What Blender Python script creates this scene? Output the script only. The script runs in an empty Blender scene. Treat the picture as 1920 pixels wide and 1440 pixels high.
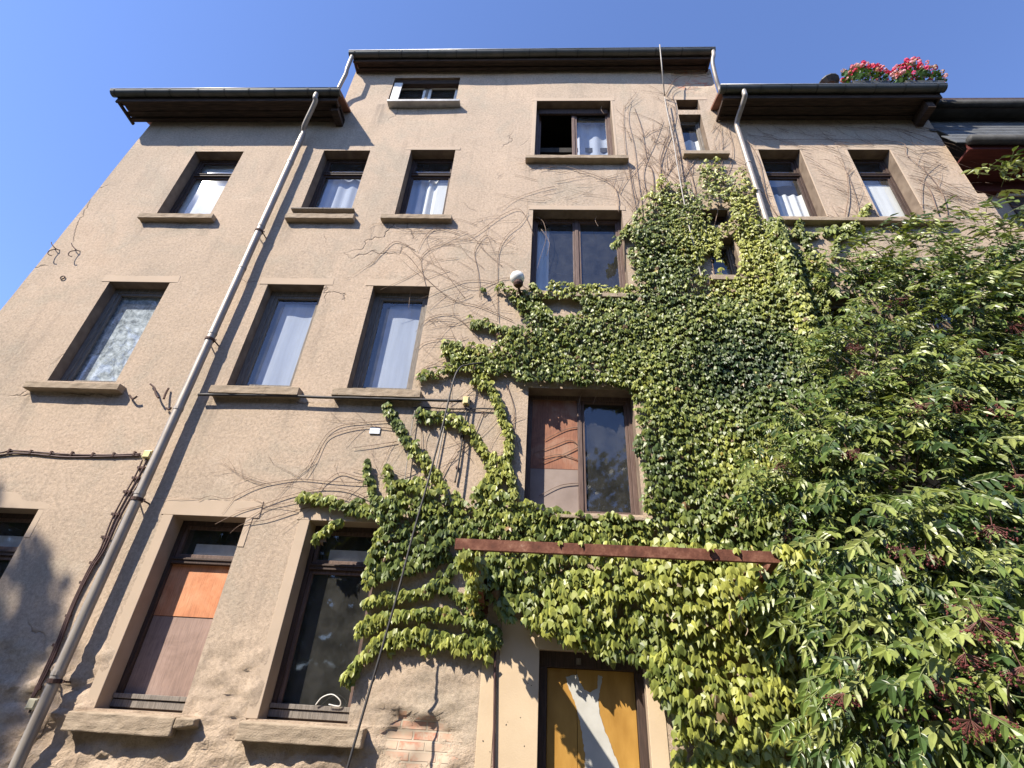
import bpy, math, random
from mathutils import Vector, noise
random.seed(7)
R = random.random
def U(a, b): return a + (b - a) * R()
S = bpy.context.scene
COL = S.collection

# ------------------------------------------------------------------ camera model
FPX = 980.0
PITCH, YAW, ROLL = map(math.radians, (32.52, -3.68, 3.45))
CAM = Vector((0, -6.158, 1.6))
FW = Vector((math.sin(YAW)*math.cos(PITCH), math.cos(YAW)*math.cos(PITCH), math.sin(PITCH)))
R0 = Vector((math.cos(YAW), -math.sin(YAW), 0)); U0 = R0.cross(FW)
RT = R0*math.cos(ROLL) + U0*math.sin(ROLL); UP = U0*math.cos(ROLL) - R0*math.sin(ROLL)
def at(px, py, Y=0.0):
    """photo pixel (1920x1440) -> point on the plane y = Y"""
    d = FW + RT*((px-960)/FPX) - UP*((py-720)/FPX)
    return CAM + d*((Y-CAM.y)/d.y)
def pix(p):
    v = Vector(p)-CAM; z = v.dot(FW)
    return 960+FPX*v.dot(RT)/z, 720-FPX*v.dot(UP)/z

# ------------------------------------------------------------------ mesh helpers
class MB:
    def __init__(s): s.v=[]; s.f=[]; s.mi=[]; s.c=[]
    def quad(s, a, b, c, d, m=0):
        n=len(s.v); s.v += [tuple(a),tuple(b),tuple(c),tuple(d)]; s.f.append((n,n+1,n+2,n+3)); s.mi.append(m)
    def box(s, x0,x1,y0,y1,z0,z1, m=0, tilt=None):
        n=len(s.v)
        s.v += [(x0,y0,z0),(x1,y0,z0),(x1,y1,z0),(x0,y1,z0),(x0,y0,z1),(x1,y0,z1),(x1,y1,z1),(x0,y1,z1)]
        for f in ((0,3,2,1),(4,5,6,7),(0,1,5,4),(1,2,6,5),(2,3,7,6),(3,0,4,7)):
            s.f.append(tuple(n+i for i in f)); s.mi.append(m)
    def hexa(s, pts, m=0):
        n=len(s.v); s.v += [tuple(p) for p in pts]
        for f in ((0,3,2,1),(4,5,6,7),(0,1,5,4),(1,2,6,5),(2,3,7,6),(3,0,4,7)):
            s.f.append(tuple(n+i for i in f)); s.mi.append(m)
    def prism(s, poly, y0, y1, m=0):
        """polygon in (x,z), extruded along y"""
        n=len(s.v); k=len(poly)
        s.v += [(x,y0,z) for x,z in poly] + [(x,y1,z) for x,z in poly]
        s.f.append(tuple(range(n,n+k))); s.f.append(tuple(range(n+2*k-1,n+k-1,-1))); s.mi += [m,m]
        for i in range(k):
            j=(i+1)%k; s.f.append((n+i,n+k+i,n+k+j,n+j)); s.mi.append(m)
    def prism_x(s, poly, x0, x1, m=0):
        """polygon in (y,z), extruded along x"""
        n=len(s.v); k=len(poly)
        s.v += [(x0,y,z) for y,z in poly] + [(x1,y,z) for y,z in poly]
        s.f.append(tuple(range(n,n+k))); s.f.append(tuple(range(n+2*k-1,n+k-1,-1))); s.mi += [m,m]
        for i in range(k):
            j=(i+1)%k; s.f.append((n+i,n+k+i,n+k+j,n+j)); s.mi.append(m)
    def tube(s, pts, r, sides=8, m=0, cap=True, taper=None):
        pts=[Vector(p) for p in pts]
        if len(pts)<2: return
        n0=len(s.v); N=len(pts); ref=None
        for i,p in enumerate(pts):
            t=(pts[min(i+1,N-1)]-pts[max(i-1,0)])
            if t.length<1e-9: t=Vector((0,0,1))
            t.normalize()
            if ref is None:
                ref=Vector((0,1,0)) if abs(t.y)<.9 else Vector((1,0,0))
            u=(ref-t*ref.dot(t))
            if u.length<1e-6: u=t.orthogonal()
            u.normalize(); ref=u; w=t.cross(u)
            rr=r if taper is None else r*(1+(taper-1)*i/(N-1))
            for k in range(sides):
                a=2*math.pi*k/sides
                s.v.append(tuple(p+u*(rr*math.cos(a))+w*(rr*math.sin(a))))
        for i in range(N-1):
            for k in range(sides):
                a=n0+i*sides+k; b=n0+i*sides+(k+1)%sides
                s.f.append((a,b,b+sides,a+sides)); s.mi.append(m)
        if cap:
            s.f.append(tuple(n0+k for k in reversed(range(sides)))); s.f.append(tuple(n0+(N-1)*sides+k for k in range(sides))); s.mi += [m,m]
    def lathe(s, prof, c, sides=16, m=0):
        """profile (r,z) round the vertical axis at c"""
        n=len(s.v); K=len(prof)
        for r,z in prof:
            for k in range(sides):
                a=2*math.pi*k/sides; s.v.append((c[0]+r*math.cos(a), c[1]+r*math.sin(a), c[2]+z))
        for i in range(K-1):
            for k in range(sides):
                a=n+i*sides+k; b=n+i*sides+(k+1)%sides
                s.f.append((a,b,b+sides,a+sides)); s.mi.append(m)
        s.f.append(tuple(n+k for k in reversed(range(sides)))); s.f.append(tuple(n+(K-1)*sides+k for k in range(sides))); s.mi += [m,m]
    def build(s, name, mats, parent=None, smooth=False, colors=None, off=None, bevel=0):
        me=bpy.data.meshes.new(name)
        v=s.v
        if off is not None: v=[(a-off[0],b-off[1],c-off[2]) for a,b,c in v]
        me.from_pydata(v,[],s.f); me.update()
        if not isinstance(mats,(list,tuple)): mats=[mats]
        for m in mats: me.materials.append(m)
        if len(mats)>1: me.polygons.foreach_set('material_index', s.mi)
        if smooth: me.polygons.foreach_set('use_smooth',[True]*len(me.polygons))
        if colors is not None:
            ca=me.color_attributes.new('tint','FLOAT_COLOR','POINT')
            ca.data.foreach_set('color',[x for c in colors for x in c])
        o=bpy.data.objects.new(name,me); COL.objects.link(o)
        if off is not None: o.location=off
        if parent is not None: o.parent=parent
        if bevel:
            b=o.modifiers.new('bevel','BEVEL'); b.width=bevel; b.segments=2; b.limit_method='ANGLE'
        return o
def tag(o, label=None, cat=None, group=None, kind=None):
    if label: o['label']=label
    if cat: o['category']=cat
    if group: o['group']=group
    if kind: o['kind']=kind
    return o
def empty(name, loc, label, cat, group=None):
    o=bpy.data.objects.new(name,None); o.location=loc; COL.objects.link(o); return tag(o,label,cat,group)
def reparent_off(o): return tuple(o.location)
def smooth_path(pts, n=6):
    """Catmull-Rom through 3-D points"""
    P=[Vector(p) for p in pts]
    if len(P)<3: return P
    out=[]
    for i in range(len(P)-1):
        a=P[max(i-1,0)]; b=P[i]; c=P[i+1]; d=P[min(i+2,len(P)-1)]
        for k in range(n):
            t=k/n
            out.append(0.5*((2*b)+(c-a)*t+(2*a-5*b+4*c-d)*t*t+(3*b-a-3*c+d)*t**3))
    out.append(P[-1]); return out
def inpoly(x,y,poly):
    c=False; n=len(poly); j=n-1
    for i in range(n):
        xi,yi=poly[i]; xj,yj=poly[j]
        if (yi>y)!=(yj>y) and x<(xj-xi)*(y-yi)/(yj-yi)+xi: c=not c
        j=i
    return c
def nz(x,y,z=0.0): return noise.noise(Vector((x,y,z)))

# ------------------------------------------------------------------ materials
class Mat:
    def __init__(s,name):
        s.m=bpy.data.materials.new(name); s.m.use_nodes=True; s.t=s.m.node_tree; s.t.nodes.clear()
        s.out=s.n('ShaderNodeOutputMaterial'); s.geo=None
    def n(s,typ,**k):
        o=s.t.nodes.new(typ)
        for a,b in k.items(): setattr(o,a,b)
        return o
    def l(s,a,b): s.t.links.new(a,b)
    def put(s,sock,v):
        if hasattr(v,'is_output'): s.l(v,sock)
        else:
            try: sock.default_value=v
            except Exception: sock.default_value=(*v,1)
    def coord(s):
        if s.geo is None: s.geo=s.n('ShaderNodeTexCoord')
        return s.geo.outputs['Object']
    def pos(s): return s.n('ShaderNodeNewGeometry').outputs['Position']
    def noise(s,scale,detail=3,rough=.55,vec=None,stretch=None,dist=0.0):
        t=s.n('ShaderNodeTexNoise'); t.inputs['Scale'].default_value=scale; t.inputs['Detail'].default_value=detail
        t.inputs['Roughness'].default_value=rough; t.inputs['Distortion'].default_value=dist
        v=vec if vec is not None else s.pos()
        if stretch:
            mp=s.n('ShaderNodeMapping'); mp.inputs['Scale'].default_value=stretch; s.l(v,mp.inputs[0]); v=mp.outputs[0]
        s.l(v,t.inputs['Vector']); return t.outputs['Fac']
    def ramp(s,fac,stops,interp='LINEAR'):
        r=s.n('ShaderNodeValToRGB'); e=r.color_ramp.elements; r.color_ramp.interpolation=interp
        while len(e)<len(stops): e.new(.5)
        for i,(p,c) in enumerate(stops):
            e[i].position=p; e[i].color=(*c,1) if isinstance(c,(tuple,list)) else (c,c,c,1)
        s.l(fac,r.inputs[0]); return r.outputs[0]
    def mix(s,fac,a,b,mode='MIX'):
        x=s.n('ShaderNodeMix',data_type='RGBA',blend_type=mode)
        s.put(x.inputs[0],fac); s.put(x.inputs[6],a); s.put(x.inputs[7],b); return x.outputs[2]
    def math(s,op,a,b=0.0,c=None,clamp=False):
        x=s.n('ShaderNodeMath',operation=op,use_clamp=clamp); s.put(x.inputs[0],a); s.put(x.inputs[1],b)
        if c is not None: s.put(x.inputs[2],c)
        return x.outputs[0]
    def bump(s,h,strength=.3,dist=.02,normal=None):
        b=s.n('ShaderNodeBump'); b.inputs['Strength'].default_value=strength; b.inputs['Distance'].default_value=dist
        s.l(h,b.inputs['Height'])
        if normal is not None: s.l(normal,b.inputs['Normal'])
        return b.outputs[0]
    def bsdf(s,col,rough=.7,metal=0.0,normal=None,spec=.5):
        b=s.n('ShaderNodeBsdfPrincipled'); s.put(b.inputs['Base Color'],col); s.put(b.inputs['Roughness'],rough)
        b.inputs['Metallic'].default_value=metal; b.inputs['Specular IOR Level'].default_value=spec
        if normal is not None: s.l(normal,b.inputs['Normal'])
        return b
    def done(s,b):
        s.l(b.outputs[0],s.out.inputs['Surface']); return s.m
def simple(name,c1,c2,scale=8,rough=.7,metal=0,bump=.2,bscale=60,stretch=None,spec=.5,bd=.004):
    M=Mat(name); f=M.noise(scale,4,stretch=stretch); col=M.ramp(f,[(.3,c1),(.7,c2)])
    n=M.bump(M.noise(bscale,3,stretch=stretch),bump,bd)
    return M.done(M.bsdf(col,rough,metal,n,spec))

def wall_material():
    M=Mat('plaster'); p=M.pos(); sep=M.n('ShaderNodeSeparateXYZ'); M.l(p,sep.inputs[0]); X,Z=sep.outputs[0],sep.outputs[2]
    base=M.ramp(M.noise(.55,4,.6),[(.28,(.365,.295,.225)),(.43,(.43,.337,.252)),(.6,(.475,.367,.272)),(.75,(.435,.325,.235))])
    # patches of greyer repair plaster
    g=M.ramp(M.noise(.9,6,.7,dist=.6),[(.50,0.0),(.64,1.0)])
    base=M.mix(M.math('MULTIPLY',g,.55),base,(.36,.31,.24))
    g2=M.ramp(M.noise(2.1,5,.65,dist=.8),[(.60,0.0),(.66,1.0)]); base=M.mix(M.math('MULTIPLY',g2,.3),base,(.52,.425,.33))
    sp=M.noise(26,4,.75); base=M.mix(.9,base,M.ramp(sp,[(.28,.66),(.5,1.0),(.72,1.26)]),'MULTIPLY')
    fn=M.noise(150,2,.6); base=M.mix(.7,base,M.ramp(fn,[(.3,.8),(.7,1.18)]),'MULTIPLY')
    # dark run-off streaks
    st=M.ramp(M.noise(1.6,4,.6,stretch=(3.2,1,.35)),[(.55,0.0),(.72,1.0)])
    base=M.mix(M.math('MULTIPLY',st,.30),base,(.22,.175,.135))
    # run-off under the sills
    runs=None; rn=M.noise(5,4,.6,stretch=(3.0,1,.25))
    for (cx,zt,wd,ln) in RUNS:
        a=M.math('SUBTRACT',1.0,M.math('DIVIDE',M.math('ABSOLUTE',M.math('SUBTRACT',X,cx)),wd),clamp=True)
        b=M.math('DIVIDE',M.math('SUBTRACT',zt,Z),ln); b2=M.math('MULTIPLY',M.math('GREATER_THAN',b,0.0),M.math('SUBTRACT',1.0,b,clamp=True))
        m_=M.math('MULTIPLY',a,b2); runs=m_ if runs is None else M.math('MAXIMUM',runs,m_)
    rr=M.math('MULTIPLY',runs,M.ramp(rn,[(.35,0.0),(.6,1.0)])); base=M.mix(M.math('MULTIPLY',rr,.9),base,(.16,.135,.11))
    # chipped holes
    vh=M.n('ShaderNodeTexVoronoi'); vh.inputs['Scale'].default_value=1.25
    wv=M.n('ShaderNodeVectorMath',operation='MULTIPLY_ADD'); nt_=M.n('ShaderNodeTexNoise'); nt_.inputs['Scale'].default_value=22; M.l(p,nt_.inputs['Vector']); M.l(nt_.outputs['Color'],wv.inputs[0]); wv.inputs[1].default_value=(.05,.05,.05); M.l(p,wv.inputs[2]); M.l(wv.outputs[0],vh.inputs['Vector'])
    sc=M.n('ShaderNodeSeparateColor'); M.l(vh.outputs['Color'],sc.inputs[0])
    chip=M.math('LESS_THAN',vh.outputs['Distance'],M.math('MULTIPLY',M.math('MAXIMUM',M.math('SUBTRACT',sc.outputs[0],.45),0.0),.075))
    base=M.mix(M.math('MULTIPLY',chip,.85),base,(.07,.05,.04))
    # old pits
    pit=M.ramp(M.noise(9,1,.4),[(.16,1.0),(.2,0.0)])
    base=M.mix(M.math('MULTIPLY',pit,.6),base,(.12,.09,.07))
    # cracks
    v=M.n('ShaderNodeTexVoronoi',feature='DISTANCE_TO_EDGE'); v.inputs['Scale'].default_value=.55
    wn=M.n('ShaderNodeTexNoise'); wn.inputs['Scale'].default_value=2.2; wn.inputs['Detail'].default_value=6; M.l(p,wn.inputs['Vector'])
    wp=M.n('ShaderNodeVectorMath',operation='MULTIPLY_ADD'); M.l(wn.outputs['Color'],wp.inputs[0]); wp.inputs[1].default_value=(.45,.45,.45); M.l(p,wp.inputs[2]); M.l(wp.outputs[0],v.inputs['Vector'])
    crack=M.ramp(v.outputs['Distance'],[(.001,1.0),(.0055,0.0)])
    crack=M.math('MULTIPLY',crack,M.ramp(M.noise(.5,2),[(.57,0.0),(.62,1.0)]))
    base=M.mix(M.math('MULTIPLY',crack,.65),base,(.15,.11,.085))
    # low rubble zone: pinkish, patchy
    low=M.math('SUBTRACT',1.0,M.math('SMOOTH_MIN',M.math('MULTIPLY',M.math('SUBTRACT',M.math('ADD',Z,M.math('MULTIPLY',M.noise(1.3,3),1.2)),1.7),2.0),1.0,.1),clamp=True)
    lowc=M.ramp(M.noise(3.0,5,.65),[(.3,(.34,.255,.19)),(.5,(.45,.345,.25)),(.68,(.50,.40,.30)),(.8,(.43,.27,.19))])
    base=M.mix(M.math('MULTIPLY',low,.75),base,lowc)
    # exposed brick patches
    bc=M.n('ShaderNodeCombineXYZ'); M.l(X,bc.inputs[0]); M.l(Z,bc.inputs[1])
    br=M.n('ShaderNodeTexBrick'); M.l(bc.outputs[0],br.inputs['Vector']); br.inputs['Scale'].default_value=1.0
    br.inputs['Brick Width'].default_value=.26; br.inputs['Row Height'].default_value=.085; br.inputs['Mortar Size'].default_value=.011; br.inputs['Mortar Smooth'].default_value=.3
    br.inputs['Color1'].default_value=(.42,.17,.11,1); br.inputs['Color2'].default_value=(.50,.36,.26,1); br.inputs['Mortar'].default_value=(.42,.35,.27,1)
    mask=None
    for (cx,cz,rx,rz) in BRICKS:
        dx=M.math('DIVIDE',M.math('SUBTRACT',X,cx),rx); dz=M.math('DIVIDE',M.math('SUBTRACT',Z,cz),rz)
        d=M.math('SQRT',M.math('ADD',M.math('MULTIPLY',dx,dx),M.math('MULTIPLY',dz,dz)))
        d=M.math('ADD',d,M.math('MULTIPLY',M.math('SUBTRACT',M.noise(5.5,5,.7),.5),3.2))
        m=M.math('LESS_THAN',d,.95); mask=m if mask is None else M.math('MAXIMUM',mask,m)
    brc=M.mix(M.ramp(M.noise(6,5,.7),[(.40,0.0),(.55,.9)]),br.outputs['Color'],(.47,.38,.285))
    base=M.mix(mask,base,brc)
    # relief
    h=M.math('ADD',M.math('MULTIPLY',sp,.40),M.math('MULTIPLY',fn,.35))
    h=M.math('ADD',h,M.math('MULTIPLY',M.noise(11,4,.6),.35))
    h=M.math('SUBTRACT',h,M.math('MULTIPLY',chip,1.2))
    h=M.math('SUBTRACT',h,M.math('MULTIPLY',crack,.9))
    h=M.math('ADD',h,M.math('MULTIPLY',low,M.math('MULTIPLY',M.noise(22,5,.65),1.6)))
    h=M.math('ADD',M.math('MULTIPLY',h,M.math('SUBTRACT',1.0,mask)),M.math('MULTIPLY',mask,M.math('MULTIPLY',M.math('SUBTRACT',1.0,br.outputs['Fac']),1.6)))
    h=M.math('SUBTRACT',h,M.math('MULTIPLY',mask,1.6))
    nrm=M.bump(h,.9,.018)
    return M.done(M.bsdf(base,.92,0,nrm,.2))
RUNS=[]
BRICKS=[(*(lambda p:(p.x,p.z))(at(1298,150)),.46,.42),(*(lambda p:(p.x,p.z))(at(783,1392)),.36,.2),(*(lambda p:(p.x,p.z))(at(752,1340)),.05,.06)]

SMOOTH=simple('smooth_plaster',(.425,.335,.25),(.475,.37,.275),3,.9,0,.25,120,spec=.2)
CREAM=simple('cream_plaster',(.52,.40,.27),(.60,.47,.32),2.2,.9,0,.3,70,spec=.2)
STONE=simple('sill_stone',(.27,.21,.15),(.37,.295,.215),7,.95,0,.7,70,spec=.15,bd=.01)
DARKWOOD=simple('dark_wood',(.030,.020,.016),(.085,.052,.040),5,.7,0,.4,60,(14,14,1),.35)
EAVEWOOD=simple('eave_wood',(.022,.018,.015),(.080,.052,.040),4,.85,0,.5,60,(1,14,14),.2)
REDEAVE=simple('red_eave_wood',(.07,.018,.016),(.115,.03,.025),4,.8,0,.4,60,(1,14,14),.2)
GREYWOOD=simple('grey_wood',(.13,.115,.10),(.27,.24,.21),6,.85,0,.5,50,(16,16,1.2),.2)
MIDWOOD=simple('brown_frame_wood',(.07,.04,.03),(.16,.105,.085),5,.6,0,.35,60,(14,14,1),.4)
WHITEPAINT=simple('white_paint',(.62,.60,.56),(.78,.77,.74),9,.55,0,.2,60)
ZINC=simple('zinc',(.26,.255,.245),(.42,.41,.39),5,.45,.55,.15,30)
GUTTER=simple('dark_gutter_zinc',(.045,.05,.045),(.085,.085,.08),3,.55,.3,.2,30)
BRSTEEL=simple('bracket_steel',(.02,.02,.02),(.05,.05,.05),8,.7,.2)
PIPEZINC=simple('pipe_zinc',(.24,.205,.175),(.37,.33,.285),2.5,.5,.35,.25,25,(4,4,1))
SLATE=simple('slate',(.045,.048,.05),(.10,.105,.11),3,.85,0,.4,30)
TILE=simple('roof_tile',(.16,.07,.045),(.26,.12,.075),5,.85,0,.4,30)
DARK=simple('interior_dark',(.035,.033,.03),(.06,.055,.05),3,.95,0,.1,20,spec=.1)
WORN=bpy.data.textures.new('worn_stone','CLOUDS'); WORN.noise_scale=.09; WORN.noise_depth=3
def curtain_mat(name,c,transl=.35,lace=0.0):
    M=Mat(name); col=M.mix(1.0,c,M.ramp(M.noise(3,3,stretch=(5,5,.4)),[(.3,.88),(.7,1.05)]),'MULTIPLY')
    if lace:
        a=M.ramp(M.noise(8,7,.75,dist=.6),[(.36,(.16,.18,.21)),(.48,(.42,.46,.50)),(.62,(.80,.85,.9))])
        col=M.mix(lace,col,a)
    d=M.n('ShaderNodeBsdfDiffuse'); M.put(d.inputs[0],col); t=M.n('ShaderNodeBsdfTranslucent'); M.put(t.inputs[0],col)
    x=M.n('ShaderNodeMixShader'); x.inputs[0].default_value=transl; M.l(d.outputs[0],x.inputs[1]); M.l(t.outputs[0],x.inputs[2])
    M.l(x.outputs[0],M.out.inputs['Surface']); return M.m
CURTAIN=curtain_mat('white_curtain',(.84,.84,.83,1),.12)
NET=curtain_mat('net_curtain',(.50,.54,.64,1),.15)
LACE=curtain_mat('mottled_blind',(.5,.53,.56,1),.1,.95)
def glass_mat(name,tint=(.9,.92,.92,1),k=1.6,add=.02,dirt=.05,dirtc=(.55,.55,.52,1)):
    M=Mat(name); lw=M.n('ShaderNodeLayerWeight'); lw.inputs[0].default_value=.5; fr=M.math('MULTIPLY_ADD',M.math('POWER',lw.outputs['Facing'],5.0),.96,.04)
    nrm=M.bump(M.noise(1.1,1),.03,.05); 
    g=M.n('ShaderNodeBsdfGlossy'); g.inputs['Roughness'].default_value=.03; M.put(g.inputs[0],(.9,.92,.95,1)); M.l(nrm,g.inputs['Normal'])
    t=M.n('ShaderNodeBsdfTransparent'); M.put(t.inputs[0],tint)
    d=M.n('ShaderNodeBsdfDiffuse'); M.put(d.inputs[0],dirtc)
    x0=M.n('ShaderNodeMixShader'); M.l(M.math('MULTIPLY',M.ramp(M.noise(4,5,.7),[(.35,.5),(.75,1.6)]),dirt),x0.inputs[0]); M.l(t.outputs[0],x0.inputs[1]); M.l(d.outputs[0],x0.inputs[2])
    x=M.n('ShaderNodeMixShader'); M.l(M.math('ADD',M.math('MULTIPLY',fr,k),add,clamp=True),x.inputs[0]); M.l(x0.outputs[0],x.inputs[1]); M.l(g.outputs[0],x.inputs[2])
    M.l(x.outputs[0],M.out.inputs['Surface']); return M.m
GLASS=glass_mat('window_glass'); DIRTY=glass_mat('dusty_glass',dirt=.055,k=1.3)
def plywood(name,c1,c2,c3):
    M=Mat(name); f=M.noise(2.4,5,.65,dist=.5); col=M.ramp(f,[(.3,c1),(.5,c2),(.7,c3)])
    gr=M.noise(5,4,.6,stretch=(22,22,1.2)); col=M.mix(.7,col,M.ramp(gr,[(.3,.62),(.55,1.0),(.75,1.12)]),'MULTIPLY')
    return M.done(M.bsdf(col,.65,0,M.bump(gr,.3,.003),.3))
PLY_RED=plywood('weathered_plywood',(.17,.075,.05),(.30,.13,.075),(.36,.22,.15))
PLY_ORANGE=plywood('orange_plywood',(.36,.13,.06),(.56,.23,.11),(.64,.33,.18))
HARD_PINK=plywood('pink_hardboard',(.23,.155,.125),(.32,.22,.18),(.38,.27,.225))
PLY_OCHRE=simple('ochre_board',(.33,.165,.025),(.48,.265,.055),2.2,.6,0,.15,40,(3,3,1))
GREYPAINT=simple('grey_white_paint',(.40,.39,.355),(.56,.545,.50),3,.5,0,.15,40)
def rust_mat():
    M=Mat('rusty_steel'); f=M.noise(7,6,.7); col=M.ramp(f,[(.28,(.06,.025,.017)),(.48,(.135,.052,.033)),(.62,(.22,.10,.065)),(.74,(.36,.25,.18))])
    return M.done(M.bsdf(col,.85,0,M.bump(M.noise(55,4,.7),.6,.006),.25))
RUST=rust_mat()
RUSTDARK=simple('dark_rust',(.03,.016,.012),(.09,.04,.028),20,.85,0,.4,60)
CABLE=simple('black_cable',(.018,.016,.016),(.035,.03,.03),10,.6,0,.1,40)
REDCABLE=simple('brown_cable',(.05,.022,.02),(.09,.045,.04),10,.65,0,.1,40)
CABLEGREY=simple('grey_cable',(.25,.22,.19),(.36,.33,.29),10,.6,0,.1,40)
BOXYEL=simple('yellowed_plastic',(.55,.44,.17),(.66,.56,.27),12,.5,0,.1,40)
BOXCREAM=simple('cream_plastic',(.52,.46,.30),(.60,.55,.38),12,.5,0,.1,40)
LAMPGLASS=simple('opal_glass',(.72,.71,.66),(.80,.79,.75),6,.25,0,.02,30)
PLATE=simple('aluminium_plate',(.40,.42,.44),(.55,.57,.60),14,.4,.3,.1,40)
VINE=simple('vine_wood',(.15,.10,.075),(.28,.20,.15),12,.9,0,.5,70,spec=.15)
VINEPALE=simple('pale_dry_vine',(.24,.165,.12),(.36,.27,.21),12,.9,0,.4,70,spec=.15)
BARK=simple('bark',(.09,.065,.045),(.20,.155,.115),10,.95,0,.8,40,spec=.15,bd=.012)
REDSTALK=simple('red_stalk',(.10,.035,.03),(.17,.075,.055),12,.7,0,.1,40)
BERRY=simple('elder_berry',(.06,.015,.02),(.17,.045,.04),9,.6,0,.05,40,spec=.25)
POT=simple('dark_planter',(.03,.032,.03),(.055,.055,.05),10,.6,0,.1,40)
def leaf_mat(name,transl=.32,rough=.42,spec=.5):
    M=Mat(name); a=M.n('ShaderNodeAttribute',attribute_name='tint')
    col=M.mix(.5,a.outputs['Color'],M.ramp(M.noise(35,2),[(.3,.75),(.7,1.2)]),'MULTIPLY')
    b=M.bsdf(col,rough,0,None,spec)
    t=M.n('ShaderNodeBsdfTranslucent'); M.put(t.inputs[0],M.mix(1.0,col,(1.5,1.45,.6,1),'MULTIPLY'))
    x=M.n('ShaderNodeMixShader'); x.inputs[0].default_value=transl; M.l(b.outputs[0],x.inputs[1]); M.l(t.outputs[0],x.inputs[2])
    M.l(x.outputs[0],M.out.inputs['Surface']); return M.m
IVYLEAF=leaf_mat('creeper_leaf',.17,.44,.45)
ELDERLEAF=leaf_mat('elder_leaf',.16,.38,.5)
PETAL=leaf_mat('petal',.3,.6,.2)
def ground_mat():
    M=Mat('yard_ground'); f=M.noise(.5,6,.6); col=M.ramp(f,[(.35,(.05,.05,.035)),(.55,(.085,.08,.065)),(.7,(.035,.05,.018))])
    return M.done(M.bsdf(col,.95,0,M.bump(M.noise(18,5),.6,.03),.2))

# ------------------------------------------------------------------ sky, sun, camera
SUNV=Vector((-1.1,-1.0,1.4)).normalized()
EL=math.asin(SUNV.z); AZ=math.atan2(SUNV.x,SUNV.y)      # azimuth from +Y towards +X
w=bpy.data.worlds.new('World'); S.world=w; w.use_nodes=True
nt=w.node_tree; bg=nt.nodes['Background']; sky=nt.nodes.new('ShaderNodeTexSky'); sky.sky_type='NISHITA'; sky.sun_disc=False
sky.sun_elevation=EL; sky.sun_rotation=AZ; sky.altitude=200; sky.air_density=1.0; sky.dust_density=0.1; sky.ozone_density=6.0
tn=nt.nodes.new('ShaderNodeMix'); tn.data_type='RGBA'; tn.blend_type='MULTIPLY'; tn.inputs[0].default_value=1.0; tn.inputs[7].default_value=(1.10,1.0,1.12,1)
nt.links.new(sky.outputs[0],tn.inputs[6]); nt.links.new(tn.outputs[2],bg.inputs[0]); bg.inputs[1].default_value=.138
sl=bpy.data.lights.new('sun','SUN'); sl.energy=5.0; sl.angle=math.radians(.53); sl.color=(1,.92,.79)
so=bpy.data.objects.new('sun',sl); COL.objects.link(so); so.rotation_euler=SUNV.to_track_quat('Z','Y').to_euler(); so.location=(-20,-20,30)
cam=bpy.data.cameras.new('camera'); co=bpy.data.objects.new('camera',cam); COL.objects.link(co); S.camera=co
cam.sensor_fit='HORIZONTAL'; cam.sensor_width=36; cam.lens=36*FPX/1920; cam.clip_end=2000; cam.clip_start=.05
from mathutils import Matrix
mw=Matrix((RT,UP,-FW)).transposed().to_4x4(); mw.translation=CAM; co.matrix_world=mw
S.view_settings.view_transform='Standard'; S.view_settings.look='None'; S.view_settings.exposure=1.03; S.view_settings.gamma=1
S.render.resolution_x=1024; S.render.resolution_y=768

# ------------------------------------------------------------------ ground
g=MB(); g.quad((-300,-300,0),(300,-300,0),(300,300,0),(-300,300,0)); tag(g.build('ground',ground_mat()),kind='structure')

# ------------------------------------------------------------------ the house
HX=0.0
house=empty('apartment_house',(0,0,0),'weathered four-storey house with beige plaster front, boarded windows and dark wooden eaves','house')
XT0,XT1=-4.44,3.60          # the taller middle bay
ZW,ZT=12.0,14.0             # soffit heights of the wings and of the middle bay
XL,XR=-8.60,7.55
WIN=[]   # openings
def opening(tl,tr,bl,br,Yb=-.07):
    a,b=at(*tl),at(*tr); c,d=at(*bl,Yb),at(*br,Yb)
    return ((a.x+c.x)/2,(b.x+d.x)/2,(c.z+d.z)/2,(a.z+b.z)/2)
O={}
O['t1']=opening((363.8,283.9),(454.9,283.9),(290.6,396.4),(391.9,397.5))
O['t2']=opening((604.5,282),(689.3,282),(562.5,390),(660,393.8))
O['t3']=opening((767.6,281.3),(850.5,281.3),(740.6,399.4),(834.4,399.4))
O['attic']=opening((737,146),(859.5,145.5),(729,184.5),(857,185.6))
O['m1']=opening((1006,189.4),(1144.9,189.4),(1003,286.9),(1155,286.9))
O['m2']=opening((998.6,393.8),(1169,393.8),(993.8,538),(1177.5,542))
O['m3']=opening((991,728.8),(1188,730),(981.8,948),(1206,968))
O['s2a']=opening((200.6,528),(314,530),(87,709),(215.6,712))
O['s2b']=opening((498.8,533.8),(605.6,533.8),(423.8,717.5),(545.6,720.5))
O['s2c']=opening((698.3,536.8),(805.5,536.8),(648.8,723.9),(772.5,725))
O['g2']=opening((320.6,966.4),(456.8,969.4),(168.8,1329),(337.5,1337),-.1)
O['g3']=opening((575.6,976.9),(714,979),(480,1350),(654.4,1357.5),-.1)
x0,x1,z0,z1=O['g2']; p=at(73,955)
O['g1']=(p.x-(x1-x0),p.x,z0-.02,p.z)
O['r1']=opening((1426.9,281),(1507.5,281),(1460.6,399.4),(1545,399.4))
O['r2']=opening((1591.9,281),(1678,281),(1650,399.4),(1730.6,399.4))
a,b=at(1267.5,187.5),at(1313.6,206); O['n_top']=(a.x,b.x,b.z,a.z)
O['n']=opening((1275,214.5),(1320.8,214.5),(1287,286),(1328,286))
dx=O['n'][0]; O['o_top']=(O['n'][0]-.02,O['n'][1]+.05,at(1345,422).z,at(1345,393).z)
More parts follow.
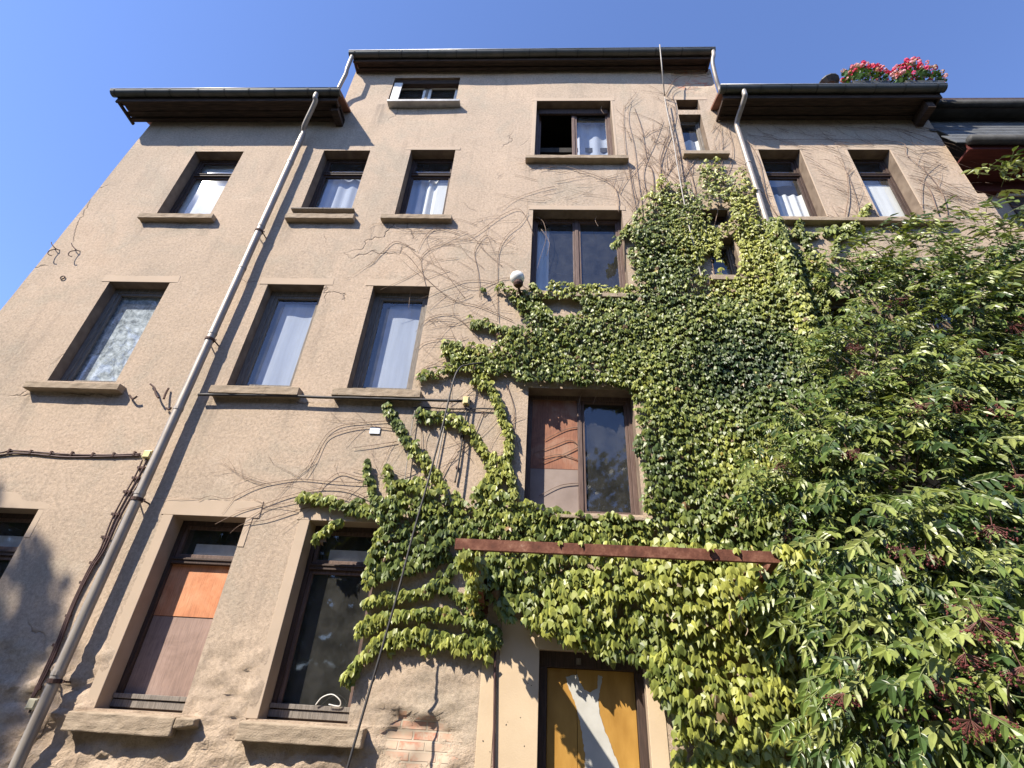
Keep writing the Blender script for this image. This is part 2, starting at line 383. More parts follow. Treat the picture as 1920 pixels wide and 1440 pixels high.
O['o']=(O['n'][0]+.02,O['n'][1]+.02,at(1365,525).z,at(1365,445).z)
for k,(xa,xb) in dict(q1=(O['r1'][0],O['r1'][1]),q2=(O['r2'][0],O['r2'][1])).items(): O[k]=(xa,xb,O['s2b'][2],O['s2b'][3])
O['door']=(at(1010,1300).x,at(1212,1300).x,.05,at(1110,1223).z)
a=at(1579,1411); O['cellar']=(a.x,a.x+.42,a.z-.55,a.z)
REV=.30
for k_ in ('t1','t2','t3','m1','m2','s2a','s2b','s2c','g2','g3','r1','r2','attic'):
    xa,xb,za,zb=O[k_]; RUNS += [(xa-.08,za-.08,.16,U(.6,1.3)),(xb+.06,za-.08,.14,U(.5,1.2)),(.5*(xa+xb)+U(-.2,.2),za-.1,U(.3,.5),U(.25,.6))]
PLASTER=wall_material()
REVEAL=simple('shaded_reveal',(.135,.102,.078),(.23,.178,.135),5,.95,0,.5,60,spec=.1)  # shade inside the upper openings put into the colour as darker plaster
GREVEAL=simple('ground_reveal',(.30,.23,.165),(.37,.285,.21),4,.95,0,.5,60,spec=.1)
def wall_mesh():
    holes=list(O.values())
    def brk(vals,step_fn):
        vals=sorted(set(round(v,4) for v in vals)); out=[]
        for a,b in zip(vals,vals[1:]):
            if b-a<1e-3: continue
            n=max(1,math.ceil((b-a)/step_fn(.5*(a+b)))); out += [a+(b-a)*i/n for i in range(n)]
        out.append(vals[-1]); return out
    xs=brk([XL,XT0,XT1,XR]+[h[0] for h in holes]+[h[1] for h in holes],lambda x:.075)
    zs=brk([0,ZW,ZT]+[h[2] for h in holes]+[h[3] for h in holes],lambda z:.045 if z<2.5 else .13)
    def top(x): return ZT if XT0<x<XT1 else ZW
    def free(x,z): return not any(h[0]<x<h[1] and h[2]<z<h[3] for h in holes)
    dr=O['door']; flat=holes+[(at(893,1340).x,dr[1]+.2,0,dr[3]+.32)]
    def disp(x,z):
        d=9.
        for h in flat:
            ex=max(h[0]-x,0,x-h[1]); ez=max(h[2]-z,0,z-h[3]); d=min(d,math.hypot(ex,ez))
        fade=min(1,d/.14); low=max(0,min(1,(2.35+.5*nz(x*.9,z*.9,3)-z)/.7))
        y=.012*nz(x*.7,z*.7,1)+.005*nz(x*2.4,z*2.4,5)
        if low>0: y+=low*(.045*nz(x*3.3,z*3.8,8)+.045*nz(x*8,z*9,2)+.028*nz(x*17,z*19,4))
        for (cx,cz,rx,rz) in BRICKS:
            q=math.hypot((x-cx)/rx,(z-cz)/rz)+.35*nz(x*4,z*4,9)
            if q<1.1: y+=.03*min(1,(1.1-q)*5)
        return y*fade
    M=MB(); idx={}
    def vid(i,j):
        k=(i,j)
        if k not in idx:
            x,z=xs[i],zs[j]
            xx=x
            if x<-8.2: xx=x+ (XL+(z-8.5)*.043 - XL)*min(1,(-8.2-x)/.4)
            idx[k]=len(M.v); M.v.append((xx,disp(x,z),z))
        return idx[k]
    for i in range(len(xs)-1):
        for j in range(len(zs)-1):
            xc,zc=.5*(xs[i]+xs[i+1]),.5*(zs[j]+zs[j+1])
            if zc<top(xc) and free(xc,zc):
                M.f.append((vid(i,j),vid(i+1,j),vid(i+1,j+1),vid(i,j+1))); M.mi.append(0)
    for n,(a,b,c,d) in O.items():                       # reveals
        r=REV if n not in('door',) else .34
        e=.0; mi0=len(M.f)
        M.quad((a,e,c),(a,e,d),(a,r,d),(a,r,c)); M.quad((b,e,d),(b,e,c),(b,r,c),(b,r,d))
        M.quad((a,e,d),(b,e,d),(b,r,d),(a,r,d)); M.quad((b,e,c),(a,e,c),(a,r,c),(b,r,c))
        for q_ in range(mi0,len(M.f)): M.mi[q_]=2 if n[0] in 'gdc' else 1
    # sides of the building and of the taller bay
    M.quad((XL-.15,0.02,0),(XL-.15,9,0),(XL+.15,9,ZW),(XL+.15,0.02,ZW)); M.quad((XR,9,0),(XR,0,0),(XR,0,ZW),(XR,9,ZW))
    M.quad((XT0,0,ZW),(XT0,9,ZW),(XT0,9,ZT),(XT0,0,ZT)); M.quad((XT1,9,ZW),(XT1,0,ZW),(XT1,0,ZT),(XT1,9,ZT))
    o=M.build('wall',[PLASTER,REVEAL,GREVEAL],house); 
    o.data.polygons.foreach_set('use_smooth',[True]*len(o.data.polygons))
    md=o.modifiers.new('edges','EDGE_SPLIT'); md.split_angle=math.radians(50)
    return o
wall_mesh()
# dark rooms behind the front
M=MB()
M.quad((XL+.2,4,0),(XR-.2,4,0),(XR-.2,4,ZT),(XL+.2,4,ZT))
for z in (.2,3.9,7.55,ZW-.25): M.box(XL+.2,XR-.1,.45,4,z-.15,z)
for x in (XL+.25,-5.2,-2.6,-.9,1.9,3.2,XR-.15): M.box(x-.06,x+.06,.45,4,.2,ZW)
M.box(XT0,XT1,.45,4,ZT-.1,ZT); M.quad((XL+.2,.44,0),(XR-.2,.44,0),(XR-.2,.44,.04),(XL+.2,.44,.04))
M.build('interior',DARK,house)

def plate_ring(M,x0,x1,z0,z1,y0,y1,t,m=0):
    """four members butted end to end"""
    M.box(x0,x1,y0,y1,z1-t,z1,m); M.box(x0,x1,y0,y1,z0,z0+t,m)
    M.box(x0,x0+t,y0,y1,z0+t,z1-t,m); M.box(x1-t,x1,y0,y1,z0+t,z1-t,m)
def curtain(x0,x1,z0,z1,y,mat,parent,amp=.025,freq=16,name='curtain'):
    M=MB(); n=max(6,int((x1-x0)*40)); ph=U(0,6)
    for i in range(n+1):
        x=x0+(x1-x0)*i/n; dy=amp*math.sin(freq*x+ph+1.3*math.sin(3.1*x))
        for z in (z0,z1): M.v.append((x,y+dy*(1 if z==z0 else .7),z))
    for i in range(n): M.f.append((2*i,2*i+2,2*i+3,2*i+1)); M.mi.append(0)
    return M.build(name,mat,parent,smooth=True)
def sill_px(tl,tr,bl,br,Y,parent,mat=STONE,name='sill',deep=.3,notch=False,soft=.006):
    a,b,c,d=[at(*q,Y) for q in (tl,tr,bl,br)]
    x0,x1=(a.x+c.x)/2,(b.x+d.x)/2; zt,zb=(a.z+b.z)/2,(c.z+d.z)/2
    M=MB()
    M.hexa([(x0,Y,zb),(x1,Y,zb),(x1,.03,zb),(x0,.03,zb),(x0,Y,zt-.012),(x1,Y,zt-.012),(x1,.03,zt),(x0,.03,zt)])
    if notch:
        M.v=[];M.f=[];M.mi=[]
        xn=x1-.2; zn=zb+(zt-zb)*.42
        M.hexa([(x0,Y,zb),(xn,Y,zb),(xn-.02,.03,zb),(x0,.03,zb),(x0,Y,zt-.012),(xn,Y,zt-.012),(xn-.02,.03,zt),(x0,.03,zt)])
        M.hexa([(xn,Y+.004,zn),(x1,Y+.02,zn+.03),(x1,.03,zn),(xn-.02,.03,zn-.02),(xn,Y+.004,zt-.014),(x1,Y+.01,zt-.016),(x1,.03,zt-.004),(xn-.02,.03,zt-.004)])
    o=M.build(name,mat,parent,bevel=soft)
    if mat is STONE:
        sb=o.modifiers.new('fine','SUBSURF'); sb.subdivision_type='SIMPLE'; sb.levels=sb.render_levels=4
        dm=o.modifiers.new('worn','DISPLACE'); dm.texture=WORN; dm.texture_coords='GLOBAL'; dm.strength=.022; dm.mid_level=.5
    return o,(x0,x1,zb,zt)
def window(key,frame=DARKWOOD,t=.06,transom=None,mullion=False,glass=GLASS,sash=None,name='window',label=None,y0=.20,skip_panes=(),st=.042):
    """frame set back in its opening; sash and pane per light. returns frame object and light rectangles"""
    x0,x1,z0,z1=O[key]
    M=MB(); y1=y0+.08
    plate_ring(M,x0,x1,z0,z1,y0,y1,t)
    xi0,xi1,zi0,zi1=x0+t,x1-t,z0+t,z1-t
    rows=[(zi0,zi1)]
    if transom is not None:
        zt=z0+(z1-z0)*transom; M.box(xi0,xi1,y0-.02,y1,zt-.035,zt+.035); M.box(xi0,xi1,y0-.035,y0-.02,zt+.005,zt+.022)
        rows=[(zi0,zt-.035),(zt+.035,zi1)]
    lights=[]
    for (a,b) in rows:
        if mullion:
            xm=.5*(x0+x1); M.box(xm-.03,xm+.03,y0,y1,a,b); lights += [(xi0,xm-.03,a,b),(xm+.03,xi1,a,b)]
        else: lights.append((xi0,xi1,a,b))
    w=M.build(name,frame,house,bevel=.004)
    if label: w['label']=label
    for i,(a,b,c,d) in enumerate(lights):
        if i in skip_panes: continue
        M=MB(); plate_ring(M,a+.003,b-.003,c+.003,d-.003,y0+.015,y0+.06,st); M.build('sash',sash or frame,w,bevel=.003)
        M=MB(); M.quad((a+st,y0+.04,c+st),(b-st,y0+.04,c+st),(b-st,y0+.04,d-st),(a+st,y0+.04,d-st)); M.build('pane',glass,w)
    return w,lights
# --- top row, wings
w,L=window('t1',DARKWOOD,.06,.74); sill_px((258.7,398.5),(400,399.5),(260,407),(397.5,408.5),-.11,w); x0,x1,z0,z1=O['t1']
curtain(x0+.05,x1-.03,z0,z1-.35,.295,CURTAIN,w,.006,5)
curtain(x0+.05,x1-.03,z1-.34,z1-.02,.31,CURTAIN,w,.006,5)
w,L=window('t2',DARKWOOD,.05,.74); sill_px((534,399),(664,399.5),(535,408),(662,409),-.11,w); x0,x1,z0,z1=O['t2']
M=MB(); a=at(545,391.5,-.08); b=at(663,392.5,-.08); M.box(a.x,b.x,-.085,.12,z0-.005,z0+.018); M.build('sill_board',GREYWOOD,w)
curtain(x0+.03,x1-.03,z0,z1-.45,.33,NET,w,.02,22); curtain(x0+.03,x1-.03,z1-.40,z1-.22,.34,CURTAIN,w,.01,9)
w,L=window('t3',DARKWOOD,.05,.74); sill_px((713.6,400.5),(847.5,400.5),(714,409),(846,409),-.11,w); x0,x1,z0,z1=O['t3']
xm=x0+(x1-x0)*.52
curtain(x0+.03,xm,z0,z1-.50,.35,NET,w,.03,30); curtain(xm-.12,xm+.14,z0,z1-.5,.33,CURTAIN,w,.04,34); curtain(xm+.12,x1-.02,z0,z1-.62,.30,CURTAIN,w,.004,6)
curtain(x0+.05,x1-.03,z1-.40,z1-.24,.5,NET,w,.02,14)
# --- attic window with white casements
w,L=window('attic',GREYWOOD,.05,None,True,GLASS,WHITEPAINT,y0=.16,st=.06); sill_px((725.6,184.5),(862.5,185.6),(727,188.5),(861,189.5),-.16,w,ZINC,soft=.003)
x0,x1,z0,z1=O['attic']; M=MB(); M.box(x0+.01,x1-.01,.05,.155,z1-.16,z1-.01); M.build('lintel_beam',EAVEWOOD,w)
M=MB(); M.box(x0+.02,x0+.2,.02,.05,z0+.01,z1-.17); M.build('shutter',WHITEPAINT,w)
# --- middle stack
w,L=window('m1',MIDWOOD,.055,None,True,GLASS,skip_panes=(0,)); sill_px((985,289.5),(1180,289.5),(986,295.5),(1178,296),-.13,w)
a,b,c,d=L[0]; M=MB()      # left casement folded inwards
M.box(a,a+.045,y0:=.30,y0+.78,c,c+.045); M.box(a,a+.045,y0,y0+.78,d-.045,d); M.box(a,a+.045,y0,y0+.045,c+.045,d-.045); M.box(a,a+.045,y0+.735,y0+.78,c+.045,d-.045)
M.build('open_sash',MIDWOOD,w)
curtain(a+.12,b+.05,c+.55,d,1.2,NET,w,.06,15); curtain(L[1][0],L[1][1],c,d-.1,.45,NET,w,.03,24)
x0,x1,z0,z1=O['m1']; M=MB(); M.box(x0+.055,x1-.055,.155,.2,z1-.20,z1-.05); M.build('head_board',DARKWOOD,w)
w,L=window('m2',MIDWOOD,.055,None,True,GLASS,st=.035); x0,x1,z0,z1=O['m2']
sill_px((985,545),(1190,549),(986,553),(1188,557),-.12,w)
curtain(x0+.06,x0+.30,z0,z1-.05,.38,CURTAIN,w,.02,30)
w,L=window('m3',MIDWOOD,.06,None,True,DIRTY,st=.035,skip_panes=(0,),label='double window with a reddish plywood board in its left half'); x0,x1,z0,z1=O['m3']
a,b,c,d=L[0]; M=MB(); M.box(a+.002,b-.002,.225,.243,c+.002,c+(d-c)*.36); M.build('board',simple('grey_board',(.20,.15,.125),(.30,.235,.20),3,.7),w)
M=MB(); M.box(a+.002,b-.002,.222,.243,c+(d-c)*.36+.003,d-.002); M.build('board',PLY_RED,w)
sill_px((975,955),(1215,972),(976,963),(1213,980),-.12,w)
# --- second storey
w,L=window('s2a',GREYWOOD,.085,None,False,GLASS,st=.05,y0=.17); x0,x1,z0,z1=O['s2a']
sill_px((44,714.5),(225,715.6),(44,727),(222,728.5),-.13,w); curtain(x0+.1,x1-.09,z0+.05,z1-.08,.26,LACE,w,.0,5,name='blind')
w,L=window('s2b',GREYWOOD,.085,None,False,GLASS,st=.05,y0=.17); x0,x1,z0,z1=O['s2b']
sill_px((395.6,719.4),(562.5,725),(390,735.5),(556,740),-.13,w); curtain(x0+.22,x1-.06,z0+.05,z1-.16,.30,NET,w,.012,9); curtain(x0+.09,x0+.24,z0+.3,z1-.1,.5,NET,w,.02,20)
w,L=window('s2c',GREYWOOD,.085,None,False,GLASS,st=.05,y0=.17); x0,x1,z0,z1=O['s2c']
sill_px((624,725),(791,729.5),(622,740),(786,745),-.13,w); curtain(x0+.24,x1-.06,z0+.05,z1-.16,.30,NET,w,.010,7); curtain(x0+.09,x0+.28,z0+.05,z1-.1,.5,NET,w,.02,22)
# --- ground storey
def lower_window(key,label,boards,sill,notch):
    w,L=window(key,DARKWOOD,.055,.76,False,DIRTY,MIDWOOD,label=label,skip_panes=(0,) if boards else (),y0=.22)
    x0,x1,z0,z1=O[key]; a,b,c,d=L[0]
    if boards:
        zm=c+(d-c)*.60
        M=MB(); M.box(a+.003,b-.003,.27,.285,c+.05,zm-.002); M.build('board',HARD_PINK,w)
        M=MB(); M.box(a+.003,b-.003,.262,.285,zm+.002,d-.003); M.build('board',PLY_ORANGE,w)
    M=MB(); M.box(x0+.003,x1-.003,.19,.219,z0+.10,z0+.145); M.box(x0+.003,x1-.003,.205,.219,z0+.02,z0+.09); M.build('sill_board',GREYWOOD,w,bevel=.004)
    if sill: sill_px(*sill,-.13,w,notch=notch,soft=.012)
    q,r,s,t=L[1]; M=MB(); M.box(q+.15,r,.34,.36,s,s+(t-s)*.50); M.build('paper_sheet',WHITEPAINT,w)
    return w
w=lower_window('g1',None,False,None,False); x0,x1,z0,z1=O['g1']; M=MB(); M.box(x0-.2,x1+.2,-.13,.03,z0-.24,z0); M.build('sill',STONE,w,bevel=.012)
lower_window('g2','tall window with orange and pinkish boards nailed behind its lower frame',True,((129,1331),(363,1344),(111.4,1368),(356,1387)),True)
w=lower_window('g3','tall window with dark dusty glass and a pale cable loop on its sill',False,((448,1352),(682.5,1363),(439,1389),(675,1404)),False)
x0,x1,z0,z1=O['g3']; M=MB(); M.tube(smooth_path([(x1-.42,.17,z0+.15),(x1-.36,.15,z0+.22),(x1-.26,.15,z0+.25),(x1-.17,.16,z0+.2),(x1-.17,.17,z0+.15),(x1-.28,.16,z0+.16)]),.006,6); M.build('wire_loop',WHITEPAINT,w,smooth=True)
# --- right wing
w,L=window('r1',DARKWOOD,.05,.74); x0,x1,z0,z1=O['r1']
so_,sr=sill_px((1459,403),(1790,409),(1461,411),(1788,415),-.12,w)
curtain(x0+.04,x1-.03,z0,z0+(z1-z0)*.52,.33,CURTAIN,w,.03,40); curtain(x0+.05,x1-.03,z1-.42,z1-.2,.5,NET,w,.02,14)
w,L=window('r2',DARKWOOD,.05,.74); x0,x1,z0,z1=O['r2']; curtain(x0+.05,x1-.03,z0,z0+(z1-z0)*.66,.30,CURTAIN,w,.004,5); curtain(x0+.05,x1-.03,z1-.42,z1-.2,.5,NET,w,.02,14)
for k in ('q1','q2'):
    w,L=window(k,GREYWOOD,.085,None,False,GLASS,st=.05,y0=.17); x0,x1,z0,z1=O[k]; curtain(x0+.1,x1-.09,z0+.05,z0+1.0,.4,NET,w,.02,14)
    M=MB(); M.box(x0-.18,x1+.18,-.12,.03,z0-.12,z0); M.build('sill',STONE,w,bevel=.006)
# --- narrow staircase windows
def narrow(k,kt):
    w,L=window(k,GREYWOOD,.04,None,False,GLASS,st=.03,y0=.16); x0,x1,z0,z1=O[k]
    curtain(x0+.03,x1-.02,z0,z1-.45,.30,CURTAIN if k=='n' else NET,w,.03,34); 
    M=MB(); M.box(x0-.1,x1+.3,-.12,.03,z0-.10,z0-.0); M.build('sill',STONE,w,bevel=.006)
    x0,x1,z0,z1=O[kt]; M=MB(); M.box(x0,x1,.2,.24,z0,z1); v=M.build('vent_window',DARKWOOD,house); M=MB(); plate_ring(M,x0,x1,z0,z1,.15,.199,.03); M.build('frame',DARKWOOD,v)
narrow('n','n_top'); narrow('o','o_top')
x0,x1,z0,z1=O['cellar']; M=MB(); M.box(x0,x1,.22,.26,z0,z1); v=M.build('cellar_hatch',DARK,house); M=MB(); plate_ring(M,x0,x1,z0,z1,.15,.219,.04); M.build('frame',MIDWOOD,v)
# --- door
x0,x1,z0,z1=O['door']; M=MB(); t=.085
M.box(x0,x1,.10,.2,z1-.15,z1); M.box(x0,x0+t,.10,.2,z0,z1-.15); M.box(x1-t,x1,.10,.2,z0,z1-.15)
door=M.build('door',DARKWOOD,house,bevel=.005); door['label']='boarded entrance door with ochre panels and a grey-white paint patch'
xm=at(1081,1260,.15).x
M=MB(); M.box(x0+t+.004,xm-.002,.15,.18,z0,z1-.154); M.build('panel',PLY_OCHRE,door,bevel=.003)
M=MB(); M.box(xm+.002,x1-t-.004,.148,.18,z0,z1-.154); M.build('panel',PLY_OCHRE,door,bevel=.003)
def px8(x,y,ox=600,oy=900,s=2.6667,Y=.146): p=at(ox+x/s,oy+y/s,Y); return (p.x,p.z)
poly=[px8(*q) for q in [(1228,985),(1238,1020),(1262,1085),(1285,1140),(1302,1220),(1315,1300),(1325,1380),(1322,1440),(1300,1540),(1270,1640),(1540,1640),(1522,1500),(1478,1390),(1448,1310),(1420,1240),(1398,1170),(1390,1100),(1402,1040),(1412,985),(1392,975),(1385,1040),(1350,1062),(1318,1045),(1296,1000),(1288,972)]]
pp=[]
for i_ in range(len(poly)):
    q0,q1=poly[i_],poly[(i_+1)%len(poly)]
    for k_ in range(6): t_=k_/6; pp.append((q0[0]+(q1[0]-q0[0])*t_+U(-.005,.005),q0[1]+(q1[1]-q0[1])*t_+U(-.005,.005)))
M=MB(); M.prism(pp[::-1],.1435,.1465); M.build('paint_patch',GREYPAINT,door)
M=MB(); M.tube([(x1-t-.06,.13,1.08),(x1-t-.06,.09,1.08),(x1-t-.17,.09,1.08)],.011,8); M.build('handle',ZINC,door,smooth=True)
M=MB(); a=at(1084,1240,.09); M.box(a.x-.02,a.x+.03,.085,.099,a.z-.03,a.z+.03); M.build('hinge_plate',GREYWOOD,door)
# smooth cream bands round the door
M=MB(); a,b=at(897,1340),at(928,1340); M.box(a.x,b.x-.01,-.006,.01,0,at(910,1205).z)
a=at(931,1340); M.box(a.x,x0-.002,-.008,.01,0,z1+.28); M.box(x0-.002,x1+.002,-.008,.01,z1+.001,z1+.28)
M.box(x1+.002,x1+.17,-.008,.01,0,z1+.28); sd=M.build('door_surround',CREAM,house,bevel=.003)
for i in range(12):
    M=MB(); p=at(U(897,1000),U(1225,1420)); r=U(.0035,.007); M.lathe([(r,0),(r*.6,.002)],(0,0,0),6)
    for k in range(12): vv=M.v[-12+k]; M.v[-12+k]=(p.x+vv[0],-.0085-vv[2],p.z+vv[1]*U(.8,1.5))
    M.build('old_screw_hole',DARK,sd)
# smooth lintel and side bands round the windows
for key,(ws,wt,dn) in dict(g1=(.16,.2,1),g2=(.16,.2,1),g3=(.16,.2,1),s2a=(.14,.13,0),s2b=(.14,.13,0),s2c=(.13,.13,0),t3=(.10,.07,0),m1=(.09,.10,1),m2=(.07,.10,0),r1=(.06,.05,1),r2=(.06,.05,1),n=(.16,.10,0)).items():
    x0,x1,z0,z1=O[key]; M=MB()
    if key=='n': z1=O['n_top'][3]; x0-=.05; x1+=.05
    M.prism([(x0-ws,z1+.001),(x1+ws,z1+.001),(x1+ws-.01,z1+wt+.015),(x1*.4+x0*.6,z1+wt),(x0-ws+.01,z1+wt+.01)],-.007,.01)
    if dn:
        zl=z1-(z1-z0)*dn
        M.box(x0-ws*.8,x0-.001,-.006,.01,zl,z1); M.box(x1+.001,x1+ws*.5,-.006,.01,z1-.35 if key[0]=='g' else zl,z1)
    M.build('window_surround',SMOOTH,house,bevel=.004)

# ------------------------------------------------------------------ eaves, gutters, roofs
def eave(x0,x1,zs,over,gz,pl,wall_over=.0,planks=4):
    M=MB(); n=planks
    for i in range(n):                                    # soffit planks with open joints and stepped heights
        ya=-over+.09+(over-.09)*i/n; yb=-over+.09+(over-.09)*(i+1)/n
        h=.012*(i%2)+U(0,.006)
        e0=U(-.03,.03)
        M.box(x0+.10+e0,x1-.08+U(-.02,.02),ya+.004,yb-.004,zs-.03+h,zs+h)
    M.box(x0+.08,x1-.06,-over+.05,-over+.088,zs-.13,zs+.06)                  # fascia
    M.box(x0+.1,x1-.08,-.10,-.02,zs-.075,zs-.036)                             # wall batten
    M.box(x0+.08,x0+.12,-over+.09,.03,zs-.10,zs-.033); M.box(x1-.11,x1-.07,-over+.09,.03,zs-.12,zs-.033)
    e=M.build('eave',EAVEWOOD,house,bevel=.004)
    # half round gutter
    G=MB(); r=.085; yc=-over-.02; K=10
    prof=[(yc-r*math.cos(math.pi*k/K),gz-r*math.sin(math.pi*k/K)*1.05) for k in range(K+1)]
    inner=[(yc-(r-.008)*math.cos(math.pi*k/K),gz-(r-.008)*math.sin(math.pi*k/K)*1.05) for k in range(K+1)]
    ring=prof+inner[::-1]; nn=len(ring)
    xs=[x0+(x1-x0)*i/24 for i in range(25)]; b=len(G.v)
    for x in xs:
        sag=.006*math.sin((x-x0)*1.7)
        G.v += [(x,y,z+sag) for y,z in ring]
    for i in range(len(xs)-1):
        for k in range(nn):
            a=b+i*nn+k; c=b+i*nn+(k+1)%nn; G.f.append((a,a+nn,c+nn,c)); G.mi.append(0)
    for x in (x0,x1-.006): G.prism_x(prof,x,x+.006)
    gut=G.build('gutter',GUTTER,house,smooth=True); md=gut.modifiers.new('edges','EDGE_SPLIT'); md.split_angle=math.radians(40)
    B=MB(); B.tube([(x0,yc-r,gz+.006),(x1,yc-r,gz+.006)],.010,8); B.build('bead',ZINC,gut,smooth=True)  # highlight along the gutter edge put into a lighter zinc
    nb=max(4,int((x1-x0)/.52)); 
    p2=[(yc-(r+.007)*math.cos(math.pi*k/K),gz-(r+.007)*math.sin(math.pi*k/K)*1.05) for k in range(K+1)]
    p1=[(yc-(r+.001)*math.cos(math.pi*k/K),gz-(r+.001)*math.sin(math.pi*k/K)*1.05) for k in range(K+1)]
    for i in range(nb):
        B=MB(); x=x0+.15+(x1-x0-.3)*(i+U(-.12,.12))/(nb-1); rg=p2+p1[::-1]; b=len(B.v); m=len(rg)
        B.v += [(x-.012,y,z) for y,z in rg]+[(x+.012,y,z) for y,z in rg]
        for k in range(m): B.f.append((b+k,b+m+k,b+m+(k+1)%m,b+(k+1)%m)); B.mi.append(0)
        B.build('gutter_bracket',BRSTEEL,gut)
    return gut
YL=.55
a,b=at(208,166,-YL-.1),at(637,164,-YL-.1); GZ=at(420,166,-YL-.1).z
eave(a.x,b.x,ZW,YL,GZ,0)
gl=(a.x,b.x)
a,b=at(1351,159,-YL-.1),at(1774,154,-YL-.1); GZR=at(1560,158,-YL-.1).z
eave(a.x,b.x,ZW+.03,YL,GZR,0,planks=5); gr=(a.x,b.x)
a,b=at(655,93,-.43),at(1342,90,-.43); GZC=at(1000,92,-.43).z
eave(a.x,b.x,ZT,.33,GZC,0,planks=3); gc=(a.x,b.x)
def roof(x0,x1,y0,z0,y1,z1,mat=TILE,name='roof'):
    M=MB(); M.hexa([(x0,y0,z0-.06),(x1,y0,z0-.06),(x1,y1,z1-.06),(x0,y1,z1-.06),(x0,y0,z0),(x1,y0,z0),(x1,y1,z1),(x0,y1,z1)]); return M.build(name,mat,house)
roof(gl[0]+.03,gl[1]-.02,-YL-.03,GZ+.065,-.01,GZ+.30); roof(gl[0]+.03,XT0-.02,-.01,GZ+.30,4.5,ZW+2.1)
roof(gr[0]+.03,gr[1]-.03,-YL-.03,GZR+.065,-.01,GZR+.30); roof(XT1+.02,gr[1]-.03,-.01,GZR+.30,4.5,ZW+2.1)
roof(gc[0]+.03,gc[1]-.03,-.36,GZC+.065,4.5,ZT+1.8)
# boxed end of the right eave: timber bracket post under the verge
M=MB(); a=at(1737,215,-.25); M.box(a.x-.07,a.x+.07,-.42,-.02,11.72,ZW-.04); M.box(a.x-.05,a.x+.05,-.424,-.40,11.74,ZW-.06); M.build('eave_bracket',EAVEWOOD,house,bevel=.006)
M=MB(); M.box(gl[1]-.22,gl[1]-.07,-.35,.02,ZW-.22,ZW-.04); M.build('eave_bracket',EAVEWOOD,house,bevel=.006)

# ------------------------------------------------------------------ downpipes
def collar(M,p,d,r):
    p=Vector(p); d=Vector(d).normalized(); M.tube([p-d*.02,p+d*.02],r,14)
xp=-4.90
M=MB(); oz=at(586,180,-YL-.1); path=[(oz.x,-YL-.02,GZ-.06),(oz.x,-YL-.02,GZ-.20),(oz.x-.005,-YL+.04,GZ-.27),(xp+.03,-.25,GZ-.62),(xp,-.155,GZ-.72),(xp,-.145,GZ-.85)]
M.tube(smooth_path(path,6),.048,14); M.tube([(xp,-.145,GZ-.84),(xp,-.145,.1)],.058,16)
dp=M.build('downpipe',PIPEZINC,house,smooth=True); md=dp.modifiers.new('edges','EDGE_SPLIT'); md.split_angle=math.radians(50)
for z in (10.95,10.35,8.55,7.55,6.2,4.9,3.7,1.75): M=MB(); collar(M,(xp,-.145,z),(0,0,1),.064); M.build('pipe_collar',PIPEZINC,dp,smooth=False)
for z in (8.42,6.08,3.62,1.68):
    M=MB(); collar(M,(xp,-.145,z),(0,0,.6),.068); M.tube([(xp-.06,-.12,z),(xp-.06,.02,z)],.010,6); M.tube([(xp+.06,-.12,z),(xp+.06,.02,z)],.010,6)
    M.box(xp+.055,xp+.10,-.15,-.14,z-.015,z+.015); M.build('pipe_clamp',RUSTDARK,dp)
M=MB(); p=at(1400,172,-YL-.1); q=at(1381,236,-.12)
path=[(p.x,-YL-.02,GZR-.05),(p.x,-YL-.02,GZR-.18),(p.x,-YL+.03,GZR-.25),(q.x,-.2,q.z+.06),(q.x,-.13,q.z-.04),(q.x,-.125,q.z-.15)]
M.tube(smooth_path(path,6),.048,14); M.tube([(q.x,-.125,q.z-.14),(q.x,-.125,.1)],.05,14)
dp=M.build('downpipe',PIPEZINC,house,smooth=True); md=dp.modifiers.new('edges','EDGE_SPLIT'); md.split_angle=math.radians(50)
for z in (10.4,9.6,8.0): M=MB(); collar(M,(q.x,-.125,z),(0,0,1),.058); M.build('pipe_collar',PIPEZINC,dp)
# short swan necks at the ends of the middle gutter
M=MB(); zz=GZC; M.tube(smooth_path([(gc[0]+.07,-.35,zz-.06),(gc[0]+.07,-.35,zz-.3),(gc[0]+.07,-.34,zz-.62),(gc[0]+.06,-.30,zz-.75),(gc[0]-.02,-.22,zz-1.0),(gc[0]-.06,-.18,zz-1.35)],5),.042,12); M.build('downpipe',PIPEZINC,house,smooth=True)
M=MB(); M.tube(smooth_path([(gc[1]-.05,-.38,zz-.06),(gc[1]-.06,-.38,zz-.22),(gc[1]-.10,-.33,zz-.45),(gc[1]-.05,-.2,zz-.85),(gc[1]+.02,-.1,zz-1.1),(gc[1]+.05,-.08,zz-1.5)],5),.042,12); M.build('downpipe',PIPEZINC,house,smooth=True)

# ------------------------------------------------------------------ neighbour house
nb=empty('neighbour_house',(9.8,.5,0),'dark-roofed house beyond the right corner with slate band and red painted eave','house')
off=(9.8,.5,0)
def nbuild(M,name,mat,**k):
    M.v=[(x-off[0],y-off[1],z-off[2]) for x,y,z in M.v]; return M.build(name,mat,nb,**k)
NX0,NX1=XR+.03,16.0
zl=at(1840,270,-.36).z
M=MB(); M.box(NX0,NX1,.5,5,0,zl+.1); M.box(NX0,XR+.28,.12,.499,0,9.9); nbuild(M,'wall',PLASTER)
M=MB(); M.box(NX0,NX1,-.26,.49,zl-.02,zl+.02); M.box(NX0,NX1,-.28,-.25,zl-.03,zl+.14); M.box(NX0,NX1,.40,.49,zl-.30,zl-.022); nbuild(M,'eave',REDEAVE)
M=MB(); M.tube([(NX0,-.36,zl+.13),(NX1,-.36,zl+.13)],.085,12); nbuild(M,'gutter',BRSTEEL,smooth=True)
ztop=at(1840,221,.35).z
M=MB(); rows=9
